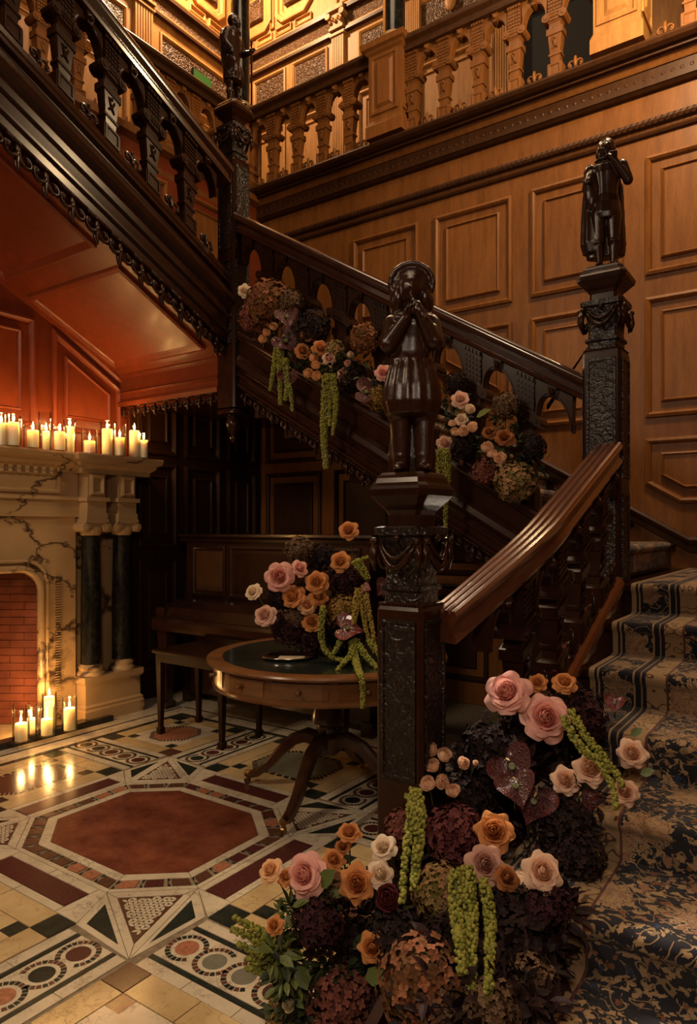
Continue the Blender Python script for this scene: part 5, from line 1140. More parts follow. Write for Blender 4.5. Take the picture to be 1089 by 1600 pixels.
def petal(b, tint, R1, h, th, dth, curl, point, zb=0., nu=7, nv=6, ph=0., tb=.0):
    """one cupped petal: rises from the base, rounds over at R1, lip curling out by curl"""
    vs = []; fs = []
    for i in range(nv+1):
        v = i/nv; wv = (.40+.60*min(1, v*2.0))*(1-max(0, (v-.62)/.38)**2*(.30+.55*point))
        for j in range(nu+1):
            u = j/nu*2-1; a = th+u*dth/2*wv; e = max(0, v-.6)/.4; s = sin(min(v, .75)/.75*PI/2)
            r = R1*(.25+.75*s)+curl*e*e*(1-.3*u*u)-.05*R1*(1-e)*v+.022*sin(3.3*u+ph)*v*e
            z = zb+h*(v**.8 if v < .8 else .8**.8+(v-.8)*.9*(1-2.2*curl))-curl*.75*e**2*(.4+.6*abs(u)**1.5) + .015*sin(4*u+ph*2)*e
            vs.append((r*cos(a), r*sin(a), z)); tint.append(tb+.10+.5*v+random.uniform(-.04, .04))
    n = nu+1
    for i in range(nv):
        for j in range(nu): fs.append((i*n+j, i*n+j+1, i*n+n+j+1, i*n+n+j))
    b.add(vs, fs)
_fm = {}
def axis_rot(ax, spin=0.): return (Vector(ax).normalized().to_track_quat('Z', 'Y') @ Quaternion((0, 0, 1), spin)).to_euler()
def facing(p, up=.45, side=0., jit=.3):
    c = (Vector((0, 0, CAMZ))-Vector(p)).normalized(); r = Vector((cos(YAW), sin(YAW), 0))
    return (c+Vector((0, 0, up))+r*side+Vector([random.uniform(-jit, jit) for _ in range(3)])*.6).normalized()
def stem_part(t, L, ax=None, r=.0028, drop=.5):
    """a stem leaving the back of the bloom, bending down; given in the flower's own scale"""
    b = B(); R = t.scale.x; q = t.rotation_euler.to_quaternion().inverted() @ Vector((0, 0, -1)); l = L/R
    pts = [Vector((0, 0, .02))]
    for i in range(1, 6): pts.append(pts[-1]+(Vector((0, 0, -1))*(1-drop*i/5)+q*(drop*i/5))*(l/5))
    b.tube(pts, r/R, 5); b.lathe([(0, -.10), (.09, -.08), (.16, 0), (.12, .06)], 8); part('stem', b, STEM, t, local=True)
def rose(p, R, kind, label, group, up=.45, side=0., open_=1., point=.4, ruffle=0., cat='rose', stem=.14, name='rose'):
    ax = facing(p, up, side); t = thing(name, label, cat, p, group, axis_rot(ax, random.uniform(0, 6))); t.scale = (R, R, R)
    var = random.randrange(3); key = (kind, var, round(point, 1), ruffle > 0)
    if key not in _fm:
        b = B(); ti = []; st_ = random.getstate(); random.seed(var*17+5); ps = []
        for k in range(22):
            q = k/21; R1 = .09+.53*q; petal(b, ti, R1, .88-.46*q+random.uniform(-.03, .03), k*2.399+random.uniform(-.2, .2), 2.7-1.0*q, (-.62+1.08*q)*R1+ruffle*.03, .08+ruffle*.1, .02, 6, 6, random.uniform(0, 6), -.10*(1-q))
        bl = tinted('bloom_heart', b, ti, PET[kind])
        for R1, h, d, cu in ((.58, .50, 1.75, .20), (.64, .38, 1.65, .34), (.70, .30, 1.6, .36)):
            b = B(); ti = []; petal(b, ti, R1, h, 0, d, cu, point, 0, 8, 7, random.uniform(0, 6)); ps.append(tinted('petal', b, ti, PET[kind]))
        random.setstate(st_); _fm[key] = (bl, ps)
    bl, ps = _fm[key]; link('bloom_heart', bl, t); o = random.uniform(0, 6)
    for k in range(5): link('petal', ps[0], t, None, (0, random.uniform(-.08, .06), o+2*PI*k/5))
    for k in range(6): link('petal', random.choice(ps[1:]), t, (0, 0, -.02), (random.uniform(-.1, .1), random.uniform(-.12, .10), o+.5+2*PI*k/6))
    if ruffle:
        for k in range(6): link('petal', ps[0], t, (0, 0, .05), (random.uniform(-.2, .2), -.18, o+1.1+2*PI*k/6))
    stem_part(t, stem); return t
def spray(p, R, kind, label, group, up=.5, cat='flower', name='spray_rose', stem=.09):
    ax = facing(p, up, 0, .5); t = thing(name, label, cat, p, group, axis_rot(ax, random.uniform(0, 6))); t.scale = (R, R, R)
    var = random.randrange(2); key = (kind, 's', var)
    if key not in _fm:
        b = B(); ti = []
        for k in range(24):
            q = k/23; R1 = .16+.76*q; petal(b, ti, R1, 1.02-.42*q, k*2.399+random.uniform(-.2, .2), 2.6-.95*q, (-.62+.62*q)*R1, .0, .0, 5, 5, random.uniform(0, 6), .15-.1*(1-q))
        _fm[key] = tinted('bloom', b, ti, PET[kind])
    link('bloom', _fm[key], t); stem_part(t, stem, r=.0018); return t
def hydrangea(p, R, kind, label, group, up=.4, n=210, sq=(1, 1, .9), stem=.12):
    t = thing('hydrangea', label, 'hydrangea', p, group, axis_rot(facing(p, up), random.uniform(0, 6))); t.scale = (R, R, R)
    var = random.randrange(3); key = (kind, 'h', var)
    if key not in _fm:
        b = B(); ti = []
        for i in range(n):
            z = 1-1.62*(i+.5)/n; rr = math.sqrt(max(0, 1-z*z)); a = i*2.39996
            nrm = Vector((rr*cos(a), rr*sin(a), z)); nn = (nrm+Vector([random.uniform(-.5, .5) for _ in range(3)])).normalized(); u = nn.orthogonal().normalized(); w = nn.cross(u); sp = random.uniform(0, 3); tt = random.random()*.75+.12*z
            c = Vector((nrm.x*sq[0], nrm.y*sq[1], nrm.z*sq[2]))*random.uniform(.86, 1.03); s = random.uniform(.10, .145)
            for k in range(4):
                g = sp+k*PI/2; d = u*cos(g)+w*sin(g); e = u*-sin(g)+w*cos(g)
                b.add([c, c+d*s*.55+e*s*.48+nn*s*.18, c+d*s*1.05+e*s*.2+nn*s*.10, c+d*s*1.05-e*s*.2+nn*s*.10, c+d*s*.55-e*s*.48+nn*s*.18, c+d*s*.6+nn*s*.05], [(0, 5, 1), (1, 5, 2), (2, 5, 3), (3, 5, 4), (4, 5, 0)]); ti += [tt+random.uniform(-.08, .12)]*6
        core = B(); core.ball((0, 0, -.05), .74, 10, 7); k0 = len(b.v); b.add(core.v, core.f); ti += [-.3]*len(core.v)
        _fm[key] = tinted('floret', b, ti, HYD[kind], False)
    o = link('floret', _fm[key], t); o['kind'] = 'stuff'; stem_part(t, stem, r=.003); return t
def leaf_b(b, ti, p, d, n, L, Wd, tt):
    d = Vector(d).normalized(); n = Vector(n); n = (n-d*n.dot(d)).normalized(); e = d.cross(n); p = Vector(p); c = .12*L
    b.add([p, p+d*L*.3+e*Wd*.42+n*c*.5, p+d*L*.65+e*Wd*.40+n*c*.4, p+d*L-n*c*.6, p+d*L*.65-e*Wd*.40+n*c*.4, p+d*L*.3-e*Wd*.42+n*c*.5, p+d*L*.33+n*0, p+d*L*.68], [(0, 6, 1), (1, 6, 7, 2), (2, 7, 3), (0, 5, 6), (5, 4, 7, 6), (4, 3, 7)]); ti += [tt]*8
def foliage(label, blobs, mat, n, L=(.04, .08), stems=True, cat='foliage', name='foliage', group=None):
    """blobs: (point, radius): leaves turned outwards over each clump, with the twigs that bear them"""
    b = B(); ti = []; tot = sum(r for _, r in blobs)
    for c, r in blobs:
        c = Vector(c); k = int(n*r/tot)
        for i in range(k):
            v = Vector([random.gauss(0, 1) for _ in range(3)]).normalized(); q = c+Vector((v.x, v.y, v.z*.8))*r*random.uniform(.45, .98)
            d = (v+Vector([random.uniform(-.8, .8) for _ in range(3)])).normalized(); l = random.uniform(*L); leaf_b(b, ti, q, d, Vector((v.x, v.y, v.z+.6)), l, l*random.uniform(.38, .6), random.random()*.8)
        if stems:
            for i in range(max(3, k//14)):
                v = Vector([random.gauss(0, 1) for _ in range(3)]).normalized(); n0 = len(b.v); b.tube([c-Vector((0, 0, r*.6)), c+v*r*.4, c+v*r*.9], .0022, 4); ti += [0.]*(len(b.v)-n0)
    o = link(name, tinted('foliage', b, ti, mat, False)); return tag(o, label, cat, group, 'stuff')
def tassel(pts, r, mat, label, group, taper=.55, name='amaranth', bead=.0052, dens=1.):
    P = [Vector(q) for q in pts]; path = []
    for i in range(len(P)-1):
        p0, p1, p2, p3 = P[max(i-1, 0)], P[i], P[i+1], P[min(i+2, len(P)-1)]; n = max(2, int((p2-p1).length/.006))
        for k in range(n):
            s = k/n; path.append(.5*((2*p1)+(p2-p0)*s+(2*p0-5*p1+4*p2-p3)*s*s+(-p0+3*p1-3*p2+p3)*s**3))
    path.append(P[-1]); t = thing(name, label, 'amaranth', P[0], group); b = B(); ti = []; m = len(path)
    for i, q in enumerate(path):
        rr = r*(1-taper*(i/m)**1.2)*(1 if i > 3 else .7); tg = (path[min(i+1, m-1)]-path[max(i-1, 0)]).normalized(); u = tg.orthogonal().normalized(); w = tg.cross(u); nb = max(3, int(5*dens*rr/.010))
        for k in range(nb):
            a = random.uniform(0, 2*PI); br = bead*random.uniform(.75, 1.35); c = q+(u*cos(a)+w*sin(a))*(rr*random.uniform(.65, 1.0)-br*.3)-P[0]; n0 = len(b.v); b.ball(c, br, 6, 4); ti += [random.random()]*(len(b.v)-n0)
    o = link('bead_floret', tinted('bead_floret', b, ti, mat), t); o['kind'] = 'stuff'
    b = B(); b.tube([q-P[0] for q in path[::4]], max(.002, r*.35), 5); part('stem', b, STEM, t, local=True); return t
def anthurium(p, R, label, group, mat=None, up=.2, side=0., spin=0., stem=.14, jit=.25):
    mat = mat or ANT; ax = facing(p, up, side, jit); t = thing('anthurium', label, 'anthurium', p, group, axis_rot(ax, spin)); t.scale = (R, R, R)
    b = B(); ti = []; n = 28; vs = [(0, .35, -.08)]; ti.append(.1)
    for ring in (.3, .55, .8, 1.0):
        for k in range(n):
            a = 2*PI*k/n; x = 16*sin(a)**3/16.5; y = (13*cos(a)-5*cos(2*a)-2*cos(3*a)-cos(4*a))/16.5
            vein = .035*cos(9*a)*ring; z = -.10+.30*ring*ring*abs(x)-.18*ring*ring*max(0, -y)+vein+.05*sin(5*a)*ring
            vs.append((x*ring, .35+(y-.35)*ring, z)); ti.append(.2+.4*ring+.3*cos(9*a)*ring)
    fs = [(0, 1+k, 1+(k+1) % n) for k in range(n)]
    for r in range(3):
        for k in range(n): j = (k+1) % n; o = 1+r*n; fs.append((o+k, o+n+k, o+n+j, o+j))
    b.add(vs, fs); link('spathe', tinted('spathe', b, ti, mat), t)
    b = B(); b.tube([(0, .35, -.06), (0, .33, .12), (0, .22, .34), (0, .12, .50)], [.035, .055, .05, .02], 8); part('spadix', b, SPAD, t, smooth=True, local=True); stem_part(t, stem, r=.003)
def D_(X): return X
def px2r(px, d): return px*d/1095
def dep(p): return p[0]*-sin(YAW)+p[1]*cos(YAW)

# ---- flowers along the second flight (on the string, in front of the balusters)
G = 'flowers along the second flight'
def s2(px, py, Y=3.47): return on_y(px, py, Y)
for px, py, r, k, lab in ((422, 474, 38, 'rust', 'large rusty green hydrangea at the upper left of the stair garland'), (394, 497, 22, 'rosy', 'small rosy hydrangea under the large rusty one, nearest the left newel'), (456, 472, 20, 'umber', 'brownish hydrangea right of the large rusty green one'),
    (488, 512, 30, 'black', 'nearly black hydrangea in the middle of the upper garland'), (569, 529, 25, 'rust', 'rusty bronze hydrangea just left of the hatted statue'), (523, 548, 17, 'antique', 'small green tan hydrangea beside the toffee roses'), (548, 590, 26, 'black', 'dark hydrangea in the shadow below the bronze one'), (592, 622, 20, 'olive', 'olive hydrangea low beside the hatted statue'),
    (790, 634, 22, 'umber', 'faded brown hydrangea high against the right balusters'), (758, 738, 22, 'rosy', 'dusky red hydrangea at the bottom of the right garland'), (805, 752, 33, 'antique', 'largest green and pink hydrangea at the bottom of the right garland'), (712, 600, 20, 'black', 'dark hydrangea above the blush rose right of the statue'), (832, 700, 22, 'black', 'black hydrangea at the right end of the garland'), (722, 700, 20, 'black', 'dark hydrangea behind the peach blooms right of the statue')):
    p = s2(px, py); hydrangea(p, px2r(r, dep(p)), k, lab, G, stem=.08)
for px, py, r, k, lab in ((382, 455, 10.5, 'cream', 'single cream rose at the far left top of the garland'), (481, 523, 12.5, 'toffee', 'topmost of three toffee roses in the upper garland'), (473, 549, 12, 'toffee', 'lower left of three toffee roses in the upper garland'), (500, 545, 13, 'toffee', 'right one of three toffee roses in the upper garland'), (514, 561, 11, 'blush', 'blush rose under the toffee trio'),
    (540, 587, 13.5, 'apricot', 'round apricot rose right of the white buttons'), (599, 583, 13, 'pink', 'pink rose half hidden by the hatted statue'), (719, 625, 14, 'blush', 'blush rose at the top of the right garland'), (721, 656, 10, 'cream', 'cream rose below the top blush rose'), (695, 694, 13, 'blush', 'blush rose above the hanging green tassel right of the statue'),
    (764, 677, 11, 'brown', 'small brown rose against the right balusters'), (788, 684, 14, 'brown', 'larger brown rose beside the small brown one')):
    p = s2(px, py, 3.43); rose(p, px2r(r, dep(p))*1.08, k, lab, G, stem=.07)
for px, py, r, k, lab in ((488, 561, 8, 'apricot', 'top one of four small cream apricot blooms'), (494, 573, 8, 'apricot', 'second of four small cream apricot blooms'), (481, 585, 8.5, 'apricot', 'left lower one of four small cream apricot blooms'), (496, 589, 8.5, 'apricot', 'right lower one of four small cream apricot blooms'), (428, 512, 7, 'apricot', 'highest of three apricot buds at the left of the garland'), (417, 522, 7, 'apricot', 'middle one of three apricot buds at the left of the garland'), (411, 532, 8, 'apricot', 'lowest of three apricot buds at the left of the garland'), (546, 555, 6, 'cream', 'tiny cream bud over the round apricot rose'), (543, 569, 6, 'blush', 'tiny blush bud directly above the round apricot rose'),
    (732, 641, 9, 'cream', 'small cream bloom just below the top blush rose'), (706, 664, 7, 'peach', 'small peach bloom at the left of the right cluster'), (711, 677, 8, 'peach', 'small peach bloom low in the right cluster'), (724, 675, 9.5, 'peach', 'peach bloom in the centre of the right cluster'), (739, 670, 9.5, 'peach', 'peach bloom at the right of the right cluster'), (761, 701, 10.5, 'peach', 'left one of three peach blooms over the dusky hydrangeas'), (768, 711, 9, 'peach', 'middle one of three peach blooms over the dusky hydrangeas'), (783, 717, 10.5, 'peach', 'right one of three peach blooms over the dusky hydrangeas')):
    p = s2(px, py, 3.41); spray(p, px2r(r, dep(p))*1.1, k, lab, G, stem=.07)
for px, py, r, lab, sp in ((448, 494, 20, 'dark wine anthurium beside the brownish hydrangea', .2), (447, 532, 24, 'wine anthurium in the middle of the left garland', .8), (450, 590, 17, 'glossy wine anthurium hanging over the stair string', 0.), (572, 612, 24, 'broad wine anthurium low beside the olive hydrangea', 1.4)):
    p = s2(px, py, 3.40); anthurium(p, px2r(r, dep(p)), lab, G, None, .5 if sp else .1, 0, sp, .08)
for pts, r, lab in ((((433, 540), (428, 575), (422, 610)), 5.5, 'leftmost short green tassel over the string'), (((438, 545), (438, 590), (438, 632)), 6.5, 'second green tassel from the left over the string'), (((446, 560), (448, 600), (446, 625)), 6, 'short green tassel beside the glossy anthurium'), (((452, 600), (455, 620), (457, 642)), 4.5, 'thin green tassel tip under the glossy anthurium'), (((512, 585), (508, 640), (506, 680), (509, 732)), 9, 'longest green tassel hanging over the string'), (((520, 585), (525, 630), (520, 680)), 6, 'green tassel just right of the longest one'), (((517, 600), (515, 640), (515, 665)), 5, 'short green tassel between the two long ones'),
    (((690, 700), (686, 730), (690, 762)), 6, 'leftmost green tassel under the blush rose'), (((699, 702), (700, 740), (699, 760), (696, 800), (697, 838)), 5, 'long thin green tassel under the blush rose'), (((694, 702), (694, 730), (695, 752)), 6, 'short green tassel under the blush rose')):
    P = [s2(x, y, 3.40+.0*i) for i, (x, y) in enumerate(pts)]; tassel(P, px2r(r, 4.3), AMA, lab, 'green amaranth tassels over the string')
foliage('dark leaves bedding the left garland on the second flight', [(s2(x, y, 3.50), px2r(r, 4.4)) for x, y, r in ((410, 490, 25), (440, 515, 25), (470, 520, 28), (500, 560, 30), (525, 575, 25), (550, 570, 28), (580, 590, 25), (455, 560, 25), (600, 610, 24))], LEAF, 420, (.03, .06))
foliage('dark leaves bedding the right garland on the second flight', [(s2(x, y, 3.50), px2r(r, 4.0)) for x, y, r in ((705, 620, 20), (715, 655, 24), (735, 690, 26), (770, 700, 26), (810, 700, 28), (790, 660, 22), (830, 725, 22))], LEAF, 330, (.03, .06))
p = s2(744, 652, 3.42); b = B(); ti = []; leaf_b(b, ti, p, Vector((.7, -.2, .25)), Vector((0, -1, .5)), .10, .05, .7); o = link('rose_leaf', tinted('rose_leaf', b, ti, LEAFG)); tag(o, 'single green leaf beside the small cream bloom', 'leaf', G)

# ---- arrangement on the drum table
G = 'flowers on the drum table'
def tbl(px, py, d=3.62): return at(px, py, d)
for px, py, r, k, lab, d in ((467, 861, 24, 'umber', 'smoky brown hydrangea at the top left of the table flowers', 3.72), (504, 871, 22, 'black', 'black hydrangea at the top of the table flowers', 3.75), (541, 908, 30, 'plum', 'big plum black hydrangea at the right of the table flowers', 3.66), (437, 932, 21, 'black', 'black hydrangea between the two left pink roses', 3.66), (452, 982, 28, 'plum', 'plum hydrangea low over the silver tray', 3.62), (492, 992, 28, 'plum', 'plum hydrangea at the foot of the table flowers', 3.62), (463, 964, 18, 'umber', 'olive brown hydrangea left of the lowest toffee rose', 3.58), (535, 952, 24, 'olive', 'olive gold hydrangea right of the lowest toffee rose', 3.6), (478, 930, 24, 'black', 'dark hydrangea behind the toffee roses of the table', 3.72), (545, 1000, 26, 'black', 'dark hydrangea low behind the hanging amaranth', 3.72)):
    hydrangea(tbl(px, py, d), px2r(r, d), k, lab, G, stem=.10)
for px, py, r, k, lab, sd, ru in ((397, 926, 14, 'cream', 'cream rose leaning out at the far left of the table flowers', -.6, 0), (437, 902, 24, 'pink', 'large ruffled pink rose on the table', -.2, 1), (467, 889, 14, 'pink', 'small pink rose right of the large ruffled one', .3, 0), (415, 963, 18, 'blush', 'pale pink rose low at the left of the table flowers', -.4, 0), (545, 830, 16, 'toffee', 'toffee rose on a tall stem above the table flowers', 0, 0), (533, 879, 17, 'toffee', 'toffee rose in front of the plum hydrangea on the table', -.2, 0), (495, 911, 19, 'toffee', 'upright toffee rose in the middle of the table flowers', -.2, 0), (460, 934, 19, 'toffee', 'golden toffee rose beneath the large pink one', -.3, 0), (497, 934, 15, 'toffee', 'half open toffee rose under the upright one', .1, 0), (480, 947, 15, 'apricot', 'golden carnation like rose in the table flowers', 0, 1), (487, 974, 15, 'toffee', 'lowest toffee rose of the table flowers', 0, 0)):
    d = 3.54 if py > 870 else 3.62; rose(tbl(px, py, d), px2r(r, d)*1.05, k, lab, G, .3, sd, ruffle=ru, stem=.16 if py > 850 else .22)
for px, py, r, lab, sp, mt in ((600, 918, 17, 'glossy wine anthurium pointing right from the table flowers', -.7, None), (543, 981, 26, 'dark red anthurium lying low in the table flowers', 1.5, ANTR), (572, 918, 9, 'bright red anthurium edge beside the glossy wine one', 1.2, ANTR)):
    d = 3.42; anthurium(tbl(px, py, d), px2r(r, d), lab, G, mt, .75 if mt else .2, 0, sp, .12, .1)
def tt(pts, d=3.45): return [at(x, y, dd) for x, y, dd in [(q+(d,))[:3] for q in pts]]
TT = [(((568, 915), (575, 950), (582, 985), (586, 1012)), 5.5, AMAY, 'golden amaranth strand at the right of the table flowers'), (((563, 925), (568, 960), (574, 990), (584, 1020)), 5, AMAY, 'second golden amaranth strand inside the right one'), (((560, 920), (556, 950), (552, 975)), 8, AMAY, 'short golden green amaranth beside the olive hydrangea'),
    (((505, 948), (502, 985), (506, 1012), (522, 1028, 3.38), (540, 1032, 3.34)), 6, AMA, 'green amaranth looping down to the table top'), (((552, 998), (548, 1022, 3.36), (535, 1038, 3.28), (527, 1048, 3.24)), 6.5, AMA, 'green amaranth pointing left on the table top'), (((550, 1000), (556, 1035, 3.32), (564, 1058, 2.98), (567, 1082, 2.97), (566, 1106, 2.97)), 6.5, AMA, 'green amaranth hanging over the table edge'), (((540, 992), (530, 1005, 3.4), (521, 1022, 3.36)), 6, AMA, 'short green amaranth curled by the dark anthurium'), (((555, 1000), (572, 1025, 3.36), (590, 1044, 3.28)), 6.5, AMA, 'green amaranth lying towards the newel post'), (((575, 1000), (588, 1015, 3.4), (594, 1030, 3.36)), 6, AMA, 'green amaranth tip beside the newel post'),
    (((556, 876), (566, 890), (575, 905)), 9, AMA, 'airy green amaranth at the upper right of the table flowers'), (((550, 880), (562, 875), (574, 870)), 4, AMA, 'thin green amaranth sprig at the top right of the table flowers')]
for pts, r, m, lab in TT: tassel(tt(pts), px2r(r, 3.45), m, lab, 'amaranth of the table flowers')
foliage('dark leaves inside the table flowers', [(tbl(x, y, 3.70), px2r(r, 3.7)) for x, y, r in ((450, 930, 28), (480, 950, 30), (520, 960, 30), (550, 960, 26), (500, 900, 28), (530, 900, 24), (490, 1000, 30), (545, 1000, 26))], LEAFP, 360, (.03, .06))

# ---- cascade at the foot of the stairs
G = 'flowers of the foot cascade'
def dd(py): return 2.35-(py-1060)*.00115 if py < 1450 else 1.90
def surf(p): return (max(0, NZ(max(0, min(7, math.ceil((3.5-p.y)/STEP_G-1e-6))))) if p.y > NY(7) else 0.) if p.x > -.90 else 0.
def c(px, py, o=0., h=.055):
    d = 1.0
    while d < dd(py)+o:
        p = at(px, py, d)
        if p.z < surf(p)+h: return at(px, py, d-.01)
        d += .012
    return at(px, py, dd(py)+o)
for px, py, r, k, lab, o in ((900, 1118, 46, 'plum', 'plum hydrangea behind the red anthurium near the top of the cascade', .06), (762, 1185, 55, 'black', 'black hydrangea under the two pink roses', .08), (712, 1305, 48, 'burgundy', 'purple burgundy hydrangea under the peach spray', .0), (630, 1292, 30, 'rosy', 'narrow red hydrangea behind the left green tassels', .05), (690, 1396, 46, 'antique', 'green tan hydrangea in the middle of the cascade', -.02), (660, 1540, 72, 'rust', 'big rusty hydrangea at the bottom of the cascade', -.02), (535, 1560, 56, 'rosy', 'red brown hydrangea at the bottom left of the cascade', .0), (856, 1414, 46, 'plum', 'plum hydrangea behind the lone beige rose', .10), (800, 1490, 66, 'black', 'black hydrangea low beside the carpeted steps', .06), (500, 1442, 46, 'plum', 'dark plum hydrangea among the left greenery', .0), (560, 1490, 50, 'black', 'black hydrangea under the toffee rose at the bottom', .08), (728, 1248, 46, 'black', 'black hydrangea right of the peach spray', .10), (880, 1285, 52, 'black', 'black hydrangea below the three beige roses', .10), (820, 1130, 40, 'black', 'black hydrangea behind the lower pink rose', .12), (690, 1590, 60, 'umber', 'brown hydrangea cut by the bottom of the picture', .05), (770, 1585, 52, 'umber', 'brown hydrangea at the bottom beside the carpet', .0), (640, 1420, 50, 'black', 'dark hydrangea behind the burgundy hellebore', .12), (840, 1095, 24, 'umber', 'small brown hydrangea between the pink and toffee roses', .05), (745, 1440, 46, 'black', 'black hydrangea behind the three long tassels', .10), (835, 1470, 48, 'plum', 'plum hydrangea low against the carpet edge', -.06), (790, 1425, 46, 'black', 'black hydrangea between the brown rose and the lone beige rose', .02), (745, 1520, 55, 'black', 'black hydrangea between the tassel tips', .0), (830, 1540, 45, 'umber', 'smoky hydrangea on the lowest visible step', -.10), (620, 1470, 50, 'black', 'black hydrangea right of the low toffee rose', -.02), (700, 1480, 46, 'black', 'black hydrangea left of the long tassels', .02), (600, 1590, 56, 'black', 'black hydrangea at the bottom between the rusty heads', .0), (905, 1340, 40, 'black', 'black hydrangea beside the carpet above the lone rose', .04), (450, 1590, 36, 'olive', 'olive hydrangea at the bottom left corner of the cascade', .05)):
    p = c(px, py, o); hydrangea(p, px2r(r, dep(p)), k, lab, G, stem=.10)
RS = [(795, 1086, 35, 'pink', 'large open pink rose at the top of the cascade', -.2, .3, 1), (852, 1122, 36, 'pink', 'second large pink rose, lower right of the first', .1, .2, 0), (840, 1068, 15, 'toffee', 'toffee rose half hidden behind the top pink rose', 0, .5, 0), (881, 1070, 19, 'toffee', 'ruffled toffee rose at the top right of the cascade', .2, .6, 1), (883, 1221, 23, 'beige', 'left one of the beige roses beside the steps', -.1, .2, 0), (922, 1203, 25, 'beige', 'beige rose under the green amaranth cords', .1, .25, 0), (987, 1178, 23, 'beige', 'upper right beige rose on the carpeted step', .3, .3, 0), (975, 1238, 21, 'beige', 'lowest right beige rose on the carpeted step', .2, .1, 0),
    (772, 1300, 31, 'toffee', 'star shaped open toffee rose in the middle of the cascade', .0, .3, 0), (757, 1351, 29, 'mauve', 'dusty mauve rose below the star shaped toffee rose', 0, .2, 0), (790, 1373, 20, 'brown', 'brown toffee rose beside the dusty mauve one', .3, .1, 0), (846, 1364, 30, 'beige', 'lone pale beige rose against the dark hydrangea', .1, .1, 0), (546, 1304, 19, 'toffee', 'toffee rose on a stem at the upper left of the cascade', 0, 1.2, 0), (521, 1345, 18, 'toffee', 'toffee rose behind the bright pink rose', .2, .6, 0), (425, 1362, 19, 'apricot', 'apricot rose bud at the far left of the cascade', -.8, .6, 0), (480, 1368, 32, 'pink', 'bright pink rose in side view at the left of the cascade', -.5, .2, 1), (558, 1381, 29, 'toffee', 'broad toffee rose right of the bright pink one', 0, .3, 0), (600, 1326, 20, 'cream', 'cream rose beside the left green tassels', -.2, .5, 0), (593, 1368, 22, 'cream', 'cream rose partly behind the broad toffee one', .3, .3, 0), (430, 1447, 15, 'toffee', 'wilting toffee rose over the lime amaranth', -.6, .3, 0), (582, 1480, 23, 'toffee', 'single toffee rose low in the dark leaves', .0, .1, 0), (536, 1325, 13, 'brown', 'brown rose bud under the stemmed toffee rose', 0, .7, 0), (448, 1372, 15, 'toffee', 'toffee petals just left of the bright pink rose', -.4, .4, 0)]
for px, py, r, k, lab, sd, up, ru in RS:
    p = c(px, py, -.05, .12); rose(p, px2r(r, dep(p))*1.08, k, lab, G, up, sd, point=.75 if k in ('beige', 'toffee') and not ru else .4, ruffle=ru, stem=.15)
for px, py, r, lab in ((675, 1172, 12, 'topmost peach spray bloom at the left'), (692, 1183, 13, 'second peach spray bloom, right of the topmost'), (677, 1198, 12, 'third peach spray bloom, below the topmost'), (723, 1193, 10.5, 'peach spray bloom standing apart on the right'), (742, 1193, 5, 'tiny peach bud right of the separate bloom'), (670, 1228, 13.5, 'lower left peach spray bloom'), (691, 1222, 12, 'lower middle peach spray bloom'), (709, 1238, 12, 'lower right peach spray bloom')):
    p = c(px, py, -.04); spray(p, px2r(r, dep(p))*1.1, 'peach', lab+' of the cascade', G, .4)
for px, py, r, k, lab in ((608, 1405, 21, 'wine', 'burgundy hellebore under the cream roses'), (452, 1570, 11, 'white', 'small creamy bloom low in the left greenery'), (866, 1050, 5, 'wine', 'tiny wine bud at the very top of the cascade')):
    p = c(px, py, -.05); spray(p, px2r(r, dep(p))*1.1, k, lab, G, .2, 'flower', 'hellebore')
for px, py, r, lab, sp, up, mt in ((800, 1198, 40, 'dark wine anthurium behind the two glossy ones', .7, .2, None), (806, 1228, 34, 'upper glossy wine anthurium in the heart of the cascade', .3, .45, None), (834, 1252, 38, 'lower glossy wine anthurium in the heart of the cascade', -.3, .15, None), (960, 1098, 16, 'small red anthurium against the upper carpeted step', -.1, .1, ANTR), (905, 1250, 32, 'dark anthurium in the shadow under the beige roses', -.2, .2, None)):
    p = c(px, py, -.03 if up < .4 else -.08); anthurium(p, px2r(r, dep(p)), lab, G, mt, up, 0, sp, .12, .12)
TS = [(((892, 1110), (915, 1150), (945, 1185), (965, 1212), (972, 1228)), 8, 'upper green amaranth cord running towards the beige roses'), (((880, 1120), (905, 1165), (935, 1190), (955, 1225), (962, 1262)), 8, 'lower green amaranth cord running past the beige roses'), (((645, 1232), (640, 1290), (632, 1350), (628, 1410)), 8, 'left green tassel beside the narrow red hydrangea'), (((652, 1235), (655, 1300), (650, 1350), (648, 1390)), 11, 'broad green tassel right of the left one'), (((640, 1240), (652, 1265), (662, 1280)), 14, 'bushy green amaranth head under the peach spray'), (((712, 1360), (712, 1420), (718, 1470), (722, 1520)), 11, 'left one of the three long tassels at the bottom'), (((730, 1355), (735, 1420), (735, 1480), (736, 1552)), 12, 'middle one of the three long tassels at the bottom'), (((755, 1375), (765, 1430), (765, 1490), (764, 1545), (758, 1568)), 9.5, 'right one of the three long tassels at the bottom')]
for pts, r, lab in TS: tassel([c(x, y, -.17, .12) if y < 1450 else c(x, y, -.27, .13) for x, y in pts], px2r(r, 2.0), AMA, lab, 'green amaranth of the cascade', .45)
for i, (x0, y0, x1, y1) in enumerate(((455, 1490, 366, 1434), (455, 1500, 362, 1452), (460, 1515, 372, 1476), (465, 1530, 385, 1497), (470, 1545, 385, 1512))):
    tassel([at(x0, y0, 1.9), at((x0+x1)/2, (y0+y1)/2-4, 1.93), at(x1, y1, 1.97)], px2r(10, 1.9), AMA, ('topmost', 'second', 'middle', 'fourth', 'lowest')[i]+' lime amaranth spike fanning out at the left of the cascade', 'lime amaranth spikes over the floor', .6)
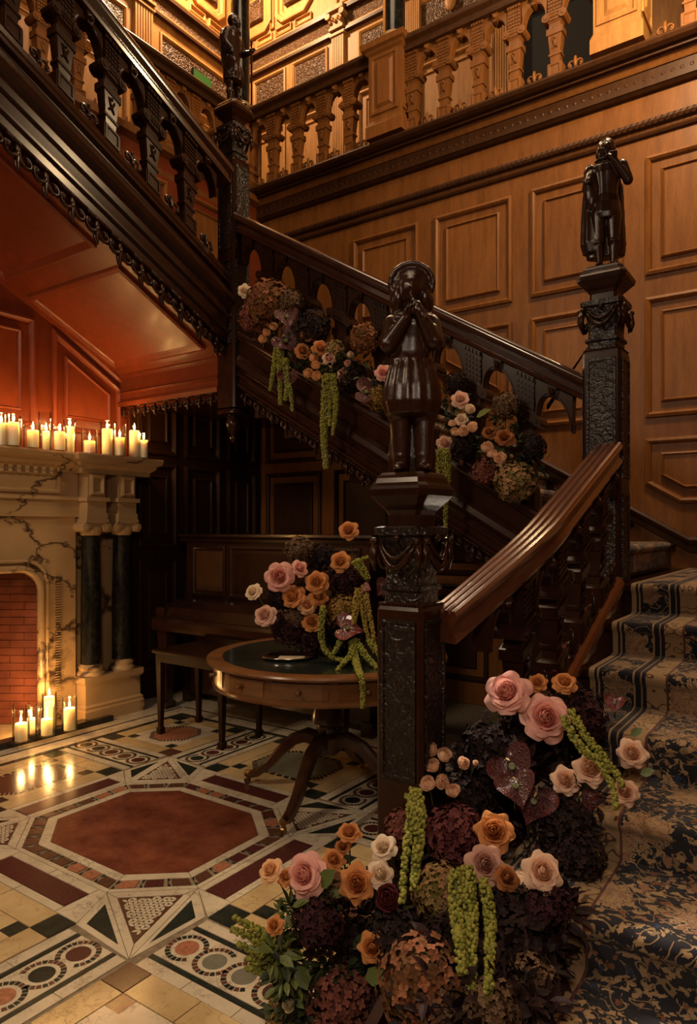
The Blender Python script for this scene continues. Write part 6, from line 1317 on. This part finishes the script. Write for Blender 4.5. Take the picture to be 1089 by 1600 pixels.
foliage('dark leaves bedding the upper cascade along the steps', [(c(x, y, .12), px2r(r, 2.1)) for x, y, r in ((900, 1090, 40), (830, 1130, 50), (770, 1150, 45), (740, 1200, 45), (820, 1200, 50), (880, 1180, 45), (900, 1260, 50), (930, 1190, 36), (760, 1260, 45), (830, 1310, 55), (900, 1330, 40))], LEAFP, 650, (.025, .06))
foliage('dark leaves bedding the lower cascade around the newel foot', [(c(x, y, .12), px2r(r, 1.9)) for x, y, r in ((700, 1330, 45), (640, 1360, 45), (600, 1420, 50), (560, 1440, 45), (640, 1470, 55), (760, 1430, 50), (840, 1450, 55), (720, 1500, 60), (600, 1550, 55), (800, 1540, 60), (690, 1590, 60), (800, 1470, 50), (850, 1500, 40), (770, 1570, 50), (700, 1560, 50), (830, 1570, 40), (870, 1430, 36))], LEAFP, 1100, (.03, .07))
foliage('green leaves at the left foot of the cascade', [(c(x, y, .02), px2r(r, 1.9)) for x, y, r in ((470, 1440, 34), (450, 1500, 38), (490, 1420, 30), (520, 1420, 28), (475, 1550, 42), (530, 1500, 36), (580, 1520, 30), (620, 1450, 24), (560, 1590, 40), (450, 1590, 30))], LEAF, 420, (.03, .065))
foliage('lime green leaves mixed with the amaranth spikes', [(c(x, y, -.02), px2r(r, 1.9)) for x, y, r in ((440, 1490, 22), (450, 1525, 26), (450, 1418, 16), (455, 1550, 18), (500, 1390, 14))], LEAFG, 150, (.03, .055))
for px, py, lab, dx in ((497, 1385, 'broad green leaf right of the bright pink rose', .3), (570, 1530, 'pale edged green leaf low in the cascade', .6), (480, 1548, 'bright leaf beside the small creamy bloom', -.3), (985, 1150, 'green leaf above the upper right beige rose', .4), (1000, 1210, 'pale green bud leaf right of the beige roses', .7)):
    p = c(px, py, -.06); b = B(); ti = []; leaf_b(b, ti, p, Vector((dx, .1, .35)), Vector((.3, -.8, .5)), .045 if px > 900 else .07, .03 if px > 900 else .05, .25); o = link('rose_leaf', tinted('rose_leaf', b, ti, LEAFG)); tag(o, lab, 'leaf', G)
